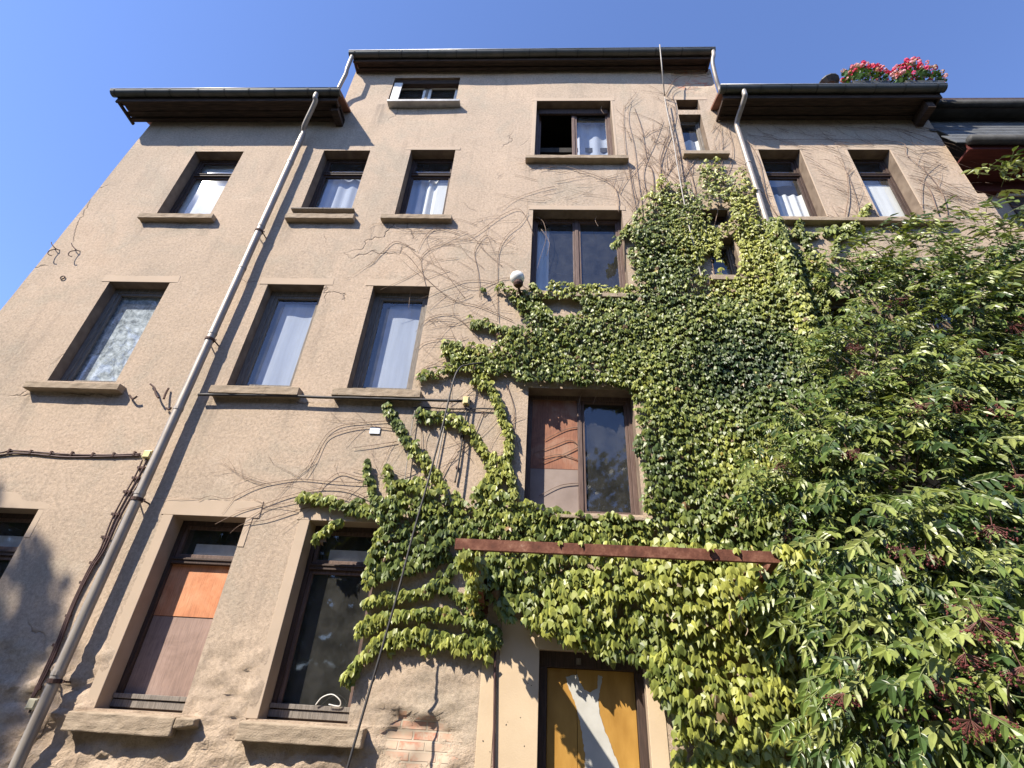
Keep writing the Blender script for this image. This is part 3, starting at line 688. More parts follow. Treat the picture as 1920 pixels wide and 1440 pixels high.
for i in range(rows):
    t0,t1=i/rows,(i+1)/rows
    ya,yb=-.28+.63*t0,-.28+.63*t1; za,zb=zl+.16+(ztop-zl-.16)*t0,zl+.16+(ztop-zl-.16)*t1
    x=NX0-U(0,.2)
    while x<NX1:
        wd=.24; M.hexa([(x,ya-.02,za-.03),(x+wd-.006,ya-.02,za-.03),(x+wd-.006,yb,zb),(x,yb,zb),(x,ya-.028,za-.012),(x+wd-.006,ya-.028,za-.012),(x+wd-.006,yb-.01,zb+.012),(x,yb-.01,zb+.012)]); x+=wd
nbuild(M,'slate_band',SLATE)
M=MB(); zu=at(1840,194,-.1).z; M.box(NX0,NX1,-.02,.6,ztop+.0,ztop+.06); M.box(NX0,NX1,-.06,-.021,ztop+.02,zu-.05); M.box(NX0,NX1,.5,4,ztop+.05,ztop+.3); nbuild(M,'upper_eave',DARKWOOD)
M=MB(); M.tube([(NX0-.2,-.12,zu-.05),(NX1,-.12,zu-.05)],.075,12); nbuild(M,'gutter',BRSTEEL,smooth=True)
M=MB(); M.hexa([(NX0,-.05,zu-.02),(NX1,-.05,zu-.02),(NX1,4,zu+1.6),(NX0,4,zu+1.6),(NX0,-.05,zu+.03),(NX1,-.05,zu+.03),(NX1,4,zu+1.66),(NX0,4,zu+1.66)]); nbuild(M,'roof',SLATE)
a,b=at(1845,338,.5),at(1935,372,.5); M=MB(); M.box(a.x,a.x+1.5,.44,.499,b.z,a.z); nbuild(M,'lintel',CREAM)
M=MB(); M.box(a.x+.15,a.x+1.35,.47,.499,b.z-1.7,b.z-.002); v=nbuild(M,'window',DARKWOOD)

# ------------------------------------------------------------------ roof garden on the right wing
def flower_pot(px0,px1,py0,py1,label):
    Y=-.45; c=at((px0+px1)/2,py1+4,Y); wd=at(px1,py1,Y).x-at(px0,py1,Y).x; ht=at(0.5*(px0+px1),py0,Y).z-c.z
    t=empty('flower_box',(c.x,c.y,c.z-.12),label,'flower box','flower boxes on the right roof edge'); o=(c.x,c.y,c.z-.12)
    M=MB(); M.hexa([(-wd*.34,-.08,-.06),(wd*.34,-.08,-.06),(wd*.34,.08,-.06),(-wd*.34,.08,-.06),(-wd*.38,-.1,.12),(wd*.38,-.1,.12),(wd*.38,.1,.12),(-wd*.38,.1,.12)]); M.build('box',POT,t,bevel=.008)
    F=MB(); cols=[]; P=MB(); pc=[]
    for i in range(300):
        a=U(0,6.283); rr=math.sqrt(R()); x=wd*.5*rr*math.cos(a); y=.2*rr*math.sin(a); z=.1+(ht*.95)*math.sqrt(max(0,1-rr*rr))*U(.15,1)
        s=U(.03,.05); tl=Vector((U(-1,1),U(-1,1),U(.2,1))).normalized(); u=tl.orthogonal().normalized(); v=tl.cross(u)
        p=Vector((x,y,z)); n=len(F.v); F.v += [tuple(p+u*(s*math.cos(k*1.2566))+v*(s*math.sin(k*1.2566))) for k in range(5)]; F.f.append(tuple(range(n,n+5))); F.mi.append(0)
        g=U(.7,1.2); cols += [(.06*g,.13*g,.03*g,1)]*5
    for i in range(95):
        a=U(0,6.283); rr=math.sqrt(R()); x=wd*.52*rr*math.cos(a); y=.22*rr*math.sin(a)-.03; z=.12+ht*math.sqrt(max(0,1-rr*rr))*U(.55,1.02)
        cl=random.choice([(.60,.04,.12,1),(.66,.08,.20,1),(.45,.02,.06,1),(.66,.28,.36,1),(.66,.38,.44,1),(.50,.34,.30,1)])
        for k in range(16):
            d=Vector((U(-1,1),U(-1,1),U(-.5,1))).normalized(); p=Vector((x,y,z))+d*.035; u=d.orthogonal().normalized(); v=d.cross(u); s=.02
            n=len(P.v); P.v += [tuple(p+u*(s*math.cos(q*1.2566))+v*(s*math.sin(q*1.2566))) for q in range(5)]; P.f.append(tuple(range(n,n+5))); P.mi.append(0); pc += [cl]*5
    F.build('foliage',ELDERLEAF,t,colors=cols); P.build('flowers',PETAL,t,colors=pc)
flower_pot(1582,1674,122,156,'left one of two planters overflowing with red geraniums on the right roof edge')
flower_pot(1680,1776,118,156,'right planter of red geraniums, above the end of the roof gutter')
a=at(1553,154,-.4); M=MB(); M.lathe([(.10,-.14),(.17,-.07),(.19,-.05),(.19,-.025),(.16,-.02)],(0,0,0),14); o=M.build('plant_pot',POT,None); o.location=(a.x,a.y,a.z); tag(o,'low dark pot on the roof edge left of the red geraniums','plant pot')
# little slanting glass panel behind the gutter end
a,b=at(1768,165,-.1),at(1790,188,-.1); M=MB(); M.hexa([(0,0,-.5),(.5,.0,-.5),(.5,.04,-.5),(0,.04,-.5),(0,.3,.12),(.12,.3,.12),(.12,.34,.12),(0,.34,.12)]); 
o=M.build('skylight',ZINC,None); o.location=(b.x-.45,.0,b.z+.5-.02); tag(o,'slanting grey sheet metal hood behind the right gutter end','roof hood')

# ------------------------------------------------------------------ canopy frame above the door
OB=-1.3
a,b=at(853,1022,OB),at(1484,1043,OB); zc=.5*(a.z+b.z)
can=empty('canopy_frame',((a.x+b.x)/2,0,zc),'rusty steel frame of a missing door canopy jutting from the wall','canopy frame'); co_=Vector(can.location)
def cbuild(M,name,mat,**k):
    M.v=[(x-co_.x,y-co_.y,z-co_.z) for x,y,z in M.v]; return M.build(name,mat,can,**k)
M=MB(); h=.05
M.box(a.x,b.x,OB,OB+.008,zc-h,zc+h); M.box(a.x,b.x,OB+.008,OB+.05,zc+h-.008,zc+h); M.box(a.x,b.x,OB+.008,OB+.05,zc-h,zc-h+.008); cbuild(M,'beam',RUST,bevel=.002)
for x,zb in ((-.57,2.60),(2.16,2.68)):
    M=MB(); y0,y1=OB+.05,-.01
    M.box(x-.03,x+.03,y0,y1,zc+h-.020,zc+h-.010)            # top flange
    M.hexa([(x-.004,y0,zc-h+.02),(x+.004,y0,zc-h+.02),(x+.004,y1,zb),(x-.004,y1,zb),(x-.004,y0,zc+h-.021),(x+.004,y0,zc+h-.021),(x+.004,y1,zc+h-.021),(x-.004,y1,zc+h-.021)])
    M.hexa([(x-.03,y0,zc-h+.008),(x+.03,y0,zc-h+.008),(x+.03,y1,zb-.012),(x-.03,y1,zb-.012),(x-.03,y0,zc-h+.018),(x+.03,y0,zc-h+.018),(x+.03,y1,zb-.002),(x-.03,y1,zb-.002)])
    M.box(x-.06,x+.06,-.012,-.001,zb-.06,zc+h+.04)
    cbuild(M,'bracket',RUST)

# ------------------------------------------------------------------ fittings on the wall
def thing_mesh(M,name,mat,loc,label,cat,group=None,**k):
    loc=tuple(loc); o=M.build(name,mat,None,off=loc,**k); return tag(o,label,cat,group)
a=at(970,521,-.2)
lamp=empty('wall_lamp',(a.x,0,a.z-.16),'white glass globe lamp beside the ivy-edged window','wall lamp')
M=MB(); M.lathe([(.02,-.115),(.07,-.095),(.11,-.04),(.115,.0),(.10,.055),(.06,.098),(.01,.115)],(0,-.2,.16),18); M.build('globe',LAMPGLASS,lamp,smooth=True)
M=MB(); M.lathe([(.055,0),(.075,.03),(.075,.075),(.05,.08)],(.02,-.2,-.01),14); M.tube([(.02,-.2,.0),(.04,-.12,-.03),(.06,0,-.03)],.02,8); M.box(.0,.12,-.02,.0,-.09,.03); M.build('bracket',RUSTDARK,lamp)
def jbox(px,py,w_,h_,mat,label,rot=0):
    p=at(px,py,-.06); t=empty('junction_box',(p.x,0,p.z),label,'junction box','junction boxes on the plaster'); t.rotation_euler=(0,rot,0)
    M=MB(); M.box(-w_/2,w_/2,-.06,-.001,-h_/2,h_/2); M.build('box',mat,t,bevel=.008)
    M=MB(); M.box(-w_/2+.012,w_/2-.012,-.068,-.061,-h_/2+.012,h_/2-.012); M.build('lid',mat,t,bevel=.003)
    M=MB()
    for sx in (-.5,.5): M.tube([(sx*w_,-.03,0),(sx*(w_+.04),-.03,0)],.012,8)
    M.tube([(0,-.03,-h_/2),(0,-.03,-h_/2-.025)],.012,8); M.build('cable_gland',CABLE,t)
jbox(275,851,.11,.11,BOXYEL,'yellowed junction box beside the long downpipe')
jbox(58,1320,.10,.10,BOXCREAM,'cream junction box low on the wall at the foot of the twin cables')
jbox(874,750,.09,.12,BOXYEL,'small yellow junction box at the end of the horizontal conduit')
p=at(703,807,-.01); M=MB(); M.box(p.x-.07,p.x+.07,-.014,-.004,p.z-.05,p.z+.05); M.box(p.x-.065,p.x+.065,-.0155,-.0142,p.z-.004,p.z+.004); thing_mesh(M,'metal_plate',PLATE,(p.x,0,p.z),'small grey metal plate fixed to bare plaster below the middle windows','plate',bevel=.002)
def wall_path(px,Y=-.02,n=6,jit=0):
    return smooth_path([at(x+U(-jit,jit),y+U(-jit,jit),Y) for x,y in px],n)
def cable(paths,r,mat,label,clips=None,name='cable',group=None,sides=6):
    M=MB()
    for pth in paths: M.tube(pth,r,sides)
    l0=paths[0][0]
    t=empty(name,(l0.x,0,l0.z),label,'cable',group); o=tuple(t.location)
    M.v=[(x-o[0],y-o[1],z-o[2]) for x,y,z in M.v]; M.build('wire',mat,t,smooth=True)
    if clips:
        for (x,y,w_,h_) in clips:
            p=at(x,y); M=MB(); M.box(p.x-w_-o[0],p.x+w_-o[0],-.035-o[1],-.001-o[1],p.z-h_-o[2],p.z+h_-o[2]); M.build('clip',RUSTDARK,t)
    return t
cable([wall_path([(-330,852),(-180,856),(-60,853),(0,849),(20,845),(60,847),(130,852),(200,853),(263,851)]),wall_path([(-330,857),(-180,861),(-60,858),(0,853),(25,850),(60,851),(90,854),(130,857),(200,856),(263,854)])],.011,REDCABLE,'pair of brown cables clipped level across the left wall to the yellow box',
      [(20,847,.012,.03),(60,849,.012,.03),(98,851,.012,.03),(137,852,.012,.03),(176,854,.012,.03),(215,854,.012,.03),(254,852,.012,.03)])
cl=[(60+ (272-60)*t, 1312+(862-1312)*t,.045,.014) for t in [i/11 for i in range(12)]]
cable([wall_path([(275+d,862),(262+d*.9,890),(240+d*.8,928),(215+d*.7,975),(192+d*.5,1030),(172+d*.4,1062),(150+d*.3,1105),(130+d*.3,1150),(105+d*.4,1215),(80+d*.4,1270),(60+d*.2,1310)],-.03) for d in (-8,0,9)],.010,REDCABLE,'bundle of three brown cables running down the wall left of the downpipe',
      [(267,878,.05,.014),(257,897,.05,.014),(241,923,.05,.014),(219,965,.05,.014),(200,1008,.05,.014),(177,1056,.04,.014),(157,1093,.03,.014),(131,1155,.03,.014),(107,1210,.03,.014),(75,1290,.03,.02)])
# conduit below the second storey sills
t=cable([wall_path([(372,740),(420,740),(480,741),(540,742),(600,745),(660,746),(740,748),(800,750),(866,752)],-.10,3)],.020,CABLE,'black conduit running level below the middle storey sills',None,'conduit',None,8)
cable([wall_path([(775,765),(800,764),(850,767),(905,766),(945,768)],-.03)],.010,CABLE,'short thin black cable passing right of the small yellow box')
# loose black cable hanging from the ivy, down past the wall foot
cable([smooth_path([at(905,680,-.10),at(878,684,-.16),at(862,690,-.22),at(850,715,-.26),at(832,790,-.30),at(806,890,-.34),at(775,1000,-.38),at(745,1115,-.42),at(712,1230,-.46),at(680,1340,-.5),at(640,1480,-.55)],8)],.013,CABLE,'loose black cable slanting from the ivy down past the foot of the wall')
cable([wall_path([(876,764),(872,790),(866,830),(860,870),(853,905)],-.03)],.011,CABLE,'short dark cable dropping from the small yellow box into the ivy',[(867,820,.02,.012),(858,878,.02,.012)])
cable([wall_path([(838,775),(823,850),(812,900),(800,950)],-.03)],.009,CABLEGREY,'pale thin cable on the plaster beside the loose black one')
cable([wall_path([(778,770),(772,800),(764,860),(755,930),(748,1000),(738,1080),(722,1180),(705,1260)],-.05)],.006,CABLEGREY,'thin grey cord hanging straight through the left ivy fingers')
cable([smooth_path([at(1237,84,-.50),at(1241,125,-.44),at(1246,180,-.05)],4)],.013,CABLEGREY,'pale antenna rod rising above the middle gutter',None,'aerial_rod')
cable([wall_path([(1246,182),(1252,215),(1262,260),(1270,310),(1281,370),(1291,420),(1303,470),(1316,525)],-.13)],.012,CABLEGREY,'pale cable hanging from the aerial rod down over the ivy')
cable([wall_path([(929,1195),(928,1260),(927,1340),(925,1500)],-.03,4)],.014,REDCABLE,'dark conduit running up the cream strip left of the door',None,'conduit')
# bent iron hooks and bits of old iron
def iron(paths,r,label,cat,name,group=None):
    M=MB(); c=paths[0][0]
    for p_ in paths: M.tube(p_,r,6)
    return thing_mesh(M,name,RUSTDARK,(c.x,0,c.z),label,cat,group)
def hook(px,py,label):
    p=at(px,py); iron([smooth_path([p+Vector((.02,.0,.04)),p+Vector((.0,-.05,.02)),p+Vector((-.10,-.07,.10)),p+Vector((-.16,-.06,.17))],5),smooth_path([p+Vector((0,-.04,.02)),p+Vector((-.05,-.08,-.06)),p+Vector((-.02,-.09,-.15)),p+Vector((.05,-.08,-.18))],5)],.008,label,'hook','iron_hook','bent iron hooks high on the left wall')
hook(108,472,'bent iron hook nearer the left edge of the wall'); hook(146,474,'bent iron hook to the right of its twin, high on the left wall')
p=at(119,522); iron([[p+Vector((.035*math.cos(a),-.02,.035*math.sin(a))) for a in [i*.5236 for i in range(13)]]],.009,'small iron ring below the two bent hooks','ring','iron_ring')
for (q,lab) in (([(282,720),(290,728),(292,738),(297,746)],'rusty twisted iron stub left of the long downpipe'),([(316,728),(311,737),(307,748)],'straight rusty iron bar end beside the downpipe'),([(243,741),(249,748),(257,743)],'small rusty hook right of the left stone sill'),([(312,765),(317,768),(321,764)],'rusty stub of iron just left of the downpipe, lowest of the cluster')):
    iron([smooth_path([at(*z,-.03-.02*i) for i,z in enumerate(q)],4)],.014,lab,'iron stub','iron_stub')

# ------------------------------------------------------------------ climbing creeper
cr=empty('climbing_creeper',(at(1450,1440).x,-.05,0),'dense green creeper climbing the right half of the wall around the windows','creeper')
CO=Vector(cr.location)
A=[(1383,268),(1396,272),(1415,345),(1442,425),(1452,462),(1500,478),(1545,490),(1552,560),(1545,640),(1575,760),(1575,970),(1220,970),(1203,955),(1196,860),(1182,760),(1180,735),(1165,728),(1120,724),(1180,690),(1183,560),(1180,540),(1186,480),(1172,432),(1186,400),(1212,372),(1236,338),(1262,352),(1288,338),(1312,306),(1345,298),(1372,312)]
B=[(932,541),(985,548),(1060,538),(1180,540),(1190,560),(1190,740),(1165,727),(1060,722),(990,724),(940,702),(880,704),(848,690),(850,672),(900,664),(940,645),(970,628),(985,600),(1012,588),(1040,598),(1100,592),(1090,572),(1010,566),(985,560),(940,552)]
C=[(660,952),(700,945),(755,930),(795,900),(830,905),(850,925),(880,938),(905,900),(945,925),(975,948),(1010,950),(1060,962),(1220,972),(1510,970),(1500,1030),(1100,1022),(862,1014),(850,1040),(770,1075),(700,1100),(688,1078),(712,1030),(722,1000),(700,978)]
E=[(890,1030),(1570,1030),(1600,1200),(1660,1480),(1248,1480),(1258,1335),(1218,1298),(1200,1240),(1125,1230),(1060,1200),(1010,1190),(960,1172),(930,1145),(910,1090)]
HOLES=[(1347,408,24,22),(1366,486,18,46),(1330,505,14,26),(1478,435,14,9),(1345,585,0,0)]
FING=[([(790,714),(850,697),(900,690)],8),([(833,660),(860,664),(905,668)],14),([(885,608),(930,622),(975,634)],10),([(726,765),(745,800),(765,832),(795,868),(822,905)],12),([(785,786),(850,795),(888,822),(912,860)],12),([(890,708),(920,735),(938,775),(952,815)],13),([(955,815),(952,860),(930,900)],15),([(925,870),(918,910),(905,950)],20),([(952,880),(962,920),(966,955)],12),([(689,875),(695,910),(704,945)],8),([(728,882),(731,910),(736,940)],8),([(742,915),(765,912),(792,912)],7),([(565,940),(600,942),(640,952),(690,968)],9),
 ([(700,1088),(740,1075),(780,1068),(840,1048)],11),([(688,1136),(720,1128),(765,1122),(815,1105),(845,1075),(868,1042)],9),([(676,1188),(700,1175),(740,1160),(800,1155),(860,1165),(912,1183)],12),([(842,1108),(868,1130),(900,1158)],7),([(695,1222),(740,1205),(790,1200),(850,1208),(900,1215),(935,1195)],17),([(692,1225),(668,1255),(652,1282)],6),([(918,1195),(914,1240)],10),([(800,1150),(828,1110)],7),([(640,985),(615,1000),(592,1020)],5),([(712,1010),(700,1060),(690,1100)],12),
 ([(960,565),(1000,585),(1030,600)],12),([(1000,545),(1010,580),(1025,610)],10),([(1150,470),(1165,450),(1180,435)],7),([(905,545),(935,547)],6),([(1445,440),(1480,445),(1530,448)],6),([(1520,480),(1500,450),(1495,425)],7),([(1560,480),(1570,455),(1600,440)],6),([(1590,440),(1608,420),(1625,395)],9),([(1545,440),(1580,435),(1600,420)],8)]
LV=MB(); LC=[]
def creeper_leaf(p,s,tint,nrm,down):
    """three-lobed leaf hanging from p, folded along its midrib"""
    nrm=nrm.normalized(); down=(down-nrm*down.dot(nrm)).normalized(); sd=nrm.cross(down)
    f=s*U(.22,.42)
    def P(a,b,c): return tuple(p+sd*(a*s)+down*(b*s)+nrm*c)
    n=len(LV.v)
    LV.v += [P(0,0,f),P(0,.55,f*.9),P(0,1.08,-f*.6),
             P(-.30,-.14,f*.3),P(-.60,.20,-f*.5),P(-.50,.62,-f*.9),P(-.22,.60,f*.1),
             P(.30,-.14,f*.3),P(.60,.20,-f*.5),P(.50,.62,-f*.9),P(.22,.60,f*.1)]
    LV.f += [(n,n+3,n+4,n+5,n+6,n+1),(n+1,n+6,n+2),(n,n+1,n+10,n+9,n+8,n+7),(n+1,n+2,n+10)]; LV.mi += [0]*4
    LC.extend([tint]*11)
def tint_at(x,z,yel):
    k=nz(x*.8,z*.8,2)*.5+.55; k=max(0,min(1,k+yel+U(-.26,.26)))
    dark=(.034,.062,.022); mid=(.130,.164,.036); yl=(.31,.32,.065)
    if k<.5: t=k/.5; c=[dark[i]*(1-t)+mid[i]*t for i in range(3)]
    else: t=(k-.5)/.5; c=[mid[i]*(1-t)+yl[i]*t for i in range(3)]
    if R()<.012: c=random.choice([(.30,.24,.06),(.15,.10,.05),(.20,.12,.06)])
    g=U(.8,1.25); return (c[0]*g,c[1]*g,c[2]*g,1)
def put_leaf(x,z,yel,size,depth):
    y=-depth
    if z>8.85 and abs(x-3.80)<.15: return
    nr=Vector((U(-.7,.4),-1,U(.0,1.5))); dn=Vector((U(-.5,.5),U(-.5,.0),-1))
    creeper_leaf(Vector((x,y,z)),size,tint_at(x,z,yel),nr,dn)
def scatter(poly,dens,yel=0.0,thick=.16,smin=.075,smax=.12):
    W=[at(*q) for q in poly]; xa,xb=min(p.x for p in W),max(p.x for p in W); za,zb=min(p.z for p in W),max(p.z for p in W)
    n=int((xb-xa)*(zb-za)*dens)
    for i in range(n):
        x,z=U(xa,xb),U(za,zb); u,v=pix((x,0,z))
        e=18*nz(x*2.3,z*2.3,7)+9*nz(x*6,z*6,3)
        if not inpoly(u+e,v+e*.7,poly): continue
        if any(rx and ((u-cx)/rx)**2+((v-cy)/ry)**2<1 for cx,cy,rx,ry in HOLES): continue
        # thinner towards the bare top, lumpy elsewhere
        keep=1.0
        if v<455: keep=.10+.9*max(0,min(1,(v-300)/150))**1.3+.75*nz(x*3.6,z*.7,11)
        if 495<v<560 and 1290<u<1360: keep=.45
        if R()>keep: continue
        lump=nz(x*1.6,z*1.6,21)*.5+.5
        yy=yel+(.22 if v<560 else 0)-(.30*math.exp(-((u-1370)/130)**2-((v-640)/110)**2))
        if v>1220 and u>1200: yy+=.12
        put_leaf(x,z,yy,U(smin,smax),.03+thick*lump*math.sqrt(R()))
scatter(A,900,-.02,.22,.040,.085); scatter(B,780,.0,.18,.040,.085); scatter(C,560,.04,.22,.050,.105); scatter(E,460,.14,.30,.055,.125)
for i in range(2000):                                   # wrapped round the right downpipe
    z=U(3.0,8.72); a=U(0,3.14); creeper_leaf(Vector((3.78+.12*math.cos(a),-.125-.11*math.sin(a)-U(0,.08),z)),U(.06,.10),tint_at(3.8,z,.1),Vector((U(-.6,.6),-1,U(.0,1.2))),Vector((U(-.4,.4),-.2,-1)))
for pts,wd in FING:
    P=smooth_path([Vector((x,y,0)) for x,y in pts],10)
    for i,q in enumerate(P):
        sc=at(q.x,q.y); mpp=(at(q.x+1,q.y).x-sc.x); tt=i/(len(P)-1)
        k=max(3,int(wd*mpp*2*34)); 
        for _ in range(k):
            p=at(q.x+U(-4,4),q.y+random.gauss(0,wd*.5)); put_leaf(p.x,p.z+.03,.14,U(.055,.10),U(.02,.09))
# leaves that have grown over the canopy: along the beam and round the right bracket
for i in range(130):
    t=R(); x=-.7+2.9*t; creeper_leaf(Vector((x,OB+U(-.03,.05),zc+.05+U(-.01,.05))),U(.05,.085),tint_at(x,3,.35),Vector((U(-.5,.5),-1,U(.2,1))),Vector((U(-.4,.4),-.2,-1))) if (R()<.06+.9*(t>.985)) else None
for i in range(85):
    t=.25+.75*R(); y=OB+.02+(1.25)*t; x=2.18+U(-.16,.14)-.25*R()*(t>.3); z=zc+.06-U(0,.10+.42*t); creeper_leaf(Vector((x,y,z)),U(.07,.11),tint_at(x,z,.42),Vector((U(-.8,.2),-1,U(.2,1.1))),Vector((U(-.4,.4),-.2,-1)))
for i in range(160):
    t=R(); creeper_leaf(Vector((-.62+U(-.1,.1),OB*(1-t)-.02,zc-.02-U(0,.1+.25*t))),U(.05,.09),tint_at(0,2,0),Vector((U(-.8,.2),-1,U(.2,1.1))),Vector((U(-.4,.4),-.2,-1)))
for i in range(60):
    creeper_leaf(Vector((2.30+U(-.1,.16),OB-.03+U(-.05,.05),zc+.08-abs(random.gauss(0,.10)))),U(.07,.11),tint_at(2,3,.5),Vector((U(-.6,.3),-1,U(.2,1))),Vector((U(-.4,.4),-.2,-1)))
LV.v=[(a-CO.x,b-CO.y,c-CO.z) for a,b,c in LV.v]
LV.build('foliage',IVYLEAF,cr,colors=LC)
# --- bare stems
ST=MB(); PALE=MB()
def wander(p,ang,length,r,curl,M,branch=.0,depth=0,step=.06,lift=.018,pull=None):
    """a stem creeping over the plaster from p (x,z), heading ang (radians from +x)"""
    pts=[]; x,z=p; a=ang; n=max(3,int(length/step)); k=U(0,100); ph=U(0,50)
    for i in range(n):
        pts.append((x,-lift-.010*abs(nz(k,i*.4)),z))
        a+=curl*step+.55*nz(ph+i*.23,k)*step*4.0
        if pull is not None: a+=(pull-a)*.05
        x+=math.cos(a)*step; z+=math.sin(a)*step
        if any(h[0]-.01<x<h[1]+.01 and h[2]-.12<z<h[3]+.02 for h in O.values()): break
        if branch and R()<branch and i>2 and depth<2: wander((x,z),a+random.choice((-1,1))*U(.35,.8),length*(1-i/n)*U(.4,.8)+.15,r*.75,-curl*.5,M,branch*.7,depth+1,step,lift,pull)
    if len(pts)>2: M.tube(pts,r*.66,4,taper=.4)
def strand(px,r,M,lift=.025,br=0.0,curl=0):
    P=wall_path(px,-lift,6,2.5); M.tube(P,r*.72,5,taper=.5)
    if br:
        for i in range(1,len(P)-1):
            if R()<br:
                d=P[i+1]-P[i]; a=math.atan2(d.z,d.x); wander((P[i].x,P[i].z),a+random.choice((-1,1))*U(.3,.8),U(.3,.9),r*.6,U(-.8,.8),M,.05,1,.05,lift*.8)
# strong stems up the middle bay towards the brickwork
for px in ([(1300,560),(1290,470),(1278,380),(1272,310),(1262,250),(1252,205),(1246,182)],[(1340,520),(1322,430),(1300,340),(1288,285),(1278,240),(1258,195)],[(1230,520),(1225,420),(1222,330),(1213,290),(1200,240),(1190,200)],[(1205,470),(1200,390),(1196,320),(1186,270),(1178,220),(1182,190)],[(1260,420),(1252,350),(1238,300),(1252,250),(1256,215)],[(1245,400),(1238,340),(1243,290),(1262,240),(1268,200),(1262,175),(1290,160)],[(1190,400),(1180,330),(1174,280),(1170,230),(1172,195)],[(1215,380),(1208,320),(1230,262),(1244,225)],[(1330,460),(1345,400),(1352,330),(1356,280),(1350,235)],[(1360,330),(1372,280),(1362,225)],[(1282,330),(1300,300),(1330,292),(1365,290)],[(1248,180),(1262,150),(1285,140),(1320,135)],[(1160,400),(1150,350),(1120,330),(1090,318),(1050,310),(1010,318)]):
    strand(px,U(.008,.014),PALE if R()<.6 else ST,.03,.14)
for i in range(74):
    p=at(U(1160,1360),U(230,440)); wander((p.x,p.z),math.pi/2+random.gauss(0,.45),U(.5,1.6),U(.005,.009),U(-.3,.3),PALE if R()<.5 else ST,.07)
for i in range(20):
    p=at(U(980,1160),U(300,385)); wander((p.x,p.z),random.choice((.15,math.pi-.3))+random.gauss(0,.3),U(.4,1.3),U(.004,.007),random.choice((-.6,.6)),ST,.06)
# arching bare shoots left of the middle windows
for px in ([(1000,440),(975,395),(945,400),(905,430),(880,450)],[(990,540),(950,520),(890,540),(840,520),(800,505),(760,520),(715,545)],[(960,600),(900,575),(850,560),(800,525),(760,475),(720,470),(690,500)],[(900,640),(860,600),(830,590),(800,600),(780,620)],[(970,560),(930,530),(880,525),(840,540),(790,560)],[(940,500),(905,470),(880,440),(820,425),(770,430),(710,420),(690,425)],[(885,660),(840,635),(800,640),(780,655)],[(860,690),(820,680),(790,690),(775,705)],[(900,560),(895,510),(890,470),(910,440),(930,455)],[(935,600),(930,540),(935,470),(950,440),(975,420),(990,398)],[(870,560),(840,520),(815,480),(800,440),(830,415)],[(800,540),(790,480),(840,460),(900,480)],[(940,640),(890,600),(840,610),(800,580)],[(780,470),(740,455),(720,470),(700,490)],[(860,440),(820,430),(795,445),(780,475)],[(950,720),(965,770),(960,820),(930,870)],[(780,770),(790,810),(792,860),(800,900)],[(850,800),(820,790),(800,820),(795,850)],[(905,770),(880,830),(860,850),(840,870)],
 [(735,790),(680,790),(640,800),(610,815),(590,850),(575,880)],[(735,803),(690,800),(640,806),(612,825),(590,865),(570,895)],[(745,828),(700,832),(660,840)],[(690,905),(620,900),(560,898),(500,905),(470,918),(430,935),(395,930),(372,940)],[(700,940),(650,918),(600,915),(540,930),(490,945),(450,962),(405,985)],[(690,950),(640,930),(590,930),(540,940),(500,952),(455,975)],[(640,955),(590,952),(550,960),(500,975),(455,985),(430,1000)],[(700,900),(670,895),(640,885),(615,895),(600,915),(590,940)],[(720,940),(690,925),(660,935)],[(775,885),(740,895),(700,890),(660,880)]):
    strand(px,U(.005,.008),ST if R()<.75 else PALE,.02,.10)
for i in range(44):
    p=at(U(800,985),U(400,650)); wander((p.x,p.z),math.pi+random.gauss(-.1,.55),U(.4,1.4),U(.004,.006),random.choice((-.5,.35,.7)),ST,.05)
for i in range(16):
    p=at(U(780,975),U(755,900)); wander((p.x,p.z),math.pi/2+random.gauss(0,.7),U(.3,1.0),U(.004,.007),U(-.6,.6),ST,.06)
# shoots on the plywood and the window glass
for px in ([(1090,840),(1070,825),(1040,835),(1000,850)],[(1090,835),(1060,850),(1010,870)],[(1092,865),(1050,852),(1010,860)],[(1088,800),(1060,805),(1020,825)],[(1090,905),(1050,910),(1010,930)]):
    TD=MB(); TD.tube(smooth_path([at(x,y,.205) for x,y in px],5),.006,5,taper=.5); TD.v=[(a-CO.x,b-CO.y,c-CO.z) for a,b,c in TD.v]; TD.build('tendril',VINE,cr,smooth=True)
for px in ([(1000,405),(1018,415),(1024,445),(1014,480),(1002,520)],[(1015,430),(1030,455),(1024,480)],[(1122,400),(1116,412),(1122,425)],[(770,540),(768,560),(766,580)],[(1130,195),(1127,205),(1133,214)],[(1128,725),(1118,742),(1112,758)],[(1095,728),(1088,745),(1085,760)]):
    TD=MB(); TD.tube(smooth_path([at(x,y,.10) for x,y in px],5),.005,5,taper=.5); TD.v=[(a-CO.x,b-CO.y,c-CO.z) for a,b,c in TD.v]; TD.build('tendril',VINEPALE,cr,smooth=True)
for px in ([(1367,1150),(1368,1160),(1370,1175)],[(1388,1140),(1391,1165),(1402,1180),(1398,1192)]): 
    TD=MB(); TD.tube(smooth_path([at(x,y,-.4) for x,y in px],5),.005,5); TD.v=[(a-CO.x,b-CO.y,c-CO.z) for a,b,c in TD.v]; TD.build('tendril',VINEPALE,cr,smooth=True)
def cbuild2(M,name,mat):
    M.v=[(a-CO.x,b-CO.y,c-CO.z) for a,b,c in M.v]; return M.build(name,mat,cr,smooth=True)
PALE.tube(smooth_path([at(1262,420,-.03),at(1120,330,-.03),at(1010,318,-.03),at(960,470,-.03),at(900,560,-.03)],8),.004,4) if False else None
cbuild2(ST,'stem',VINE); cbuild2(PALE,'dry_stem',VINEPALE)
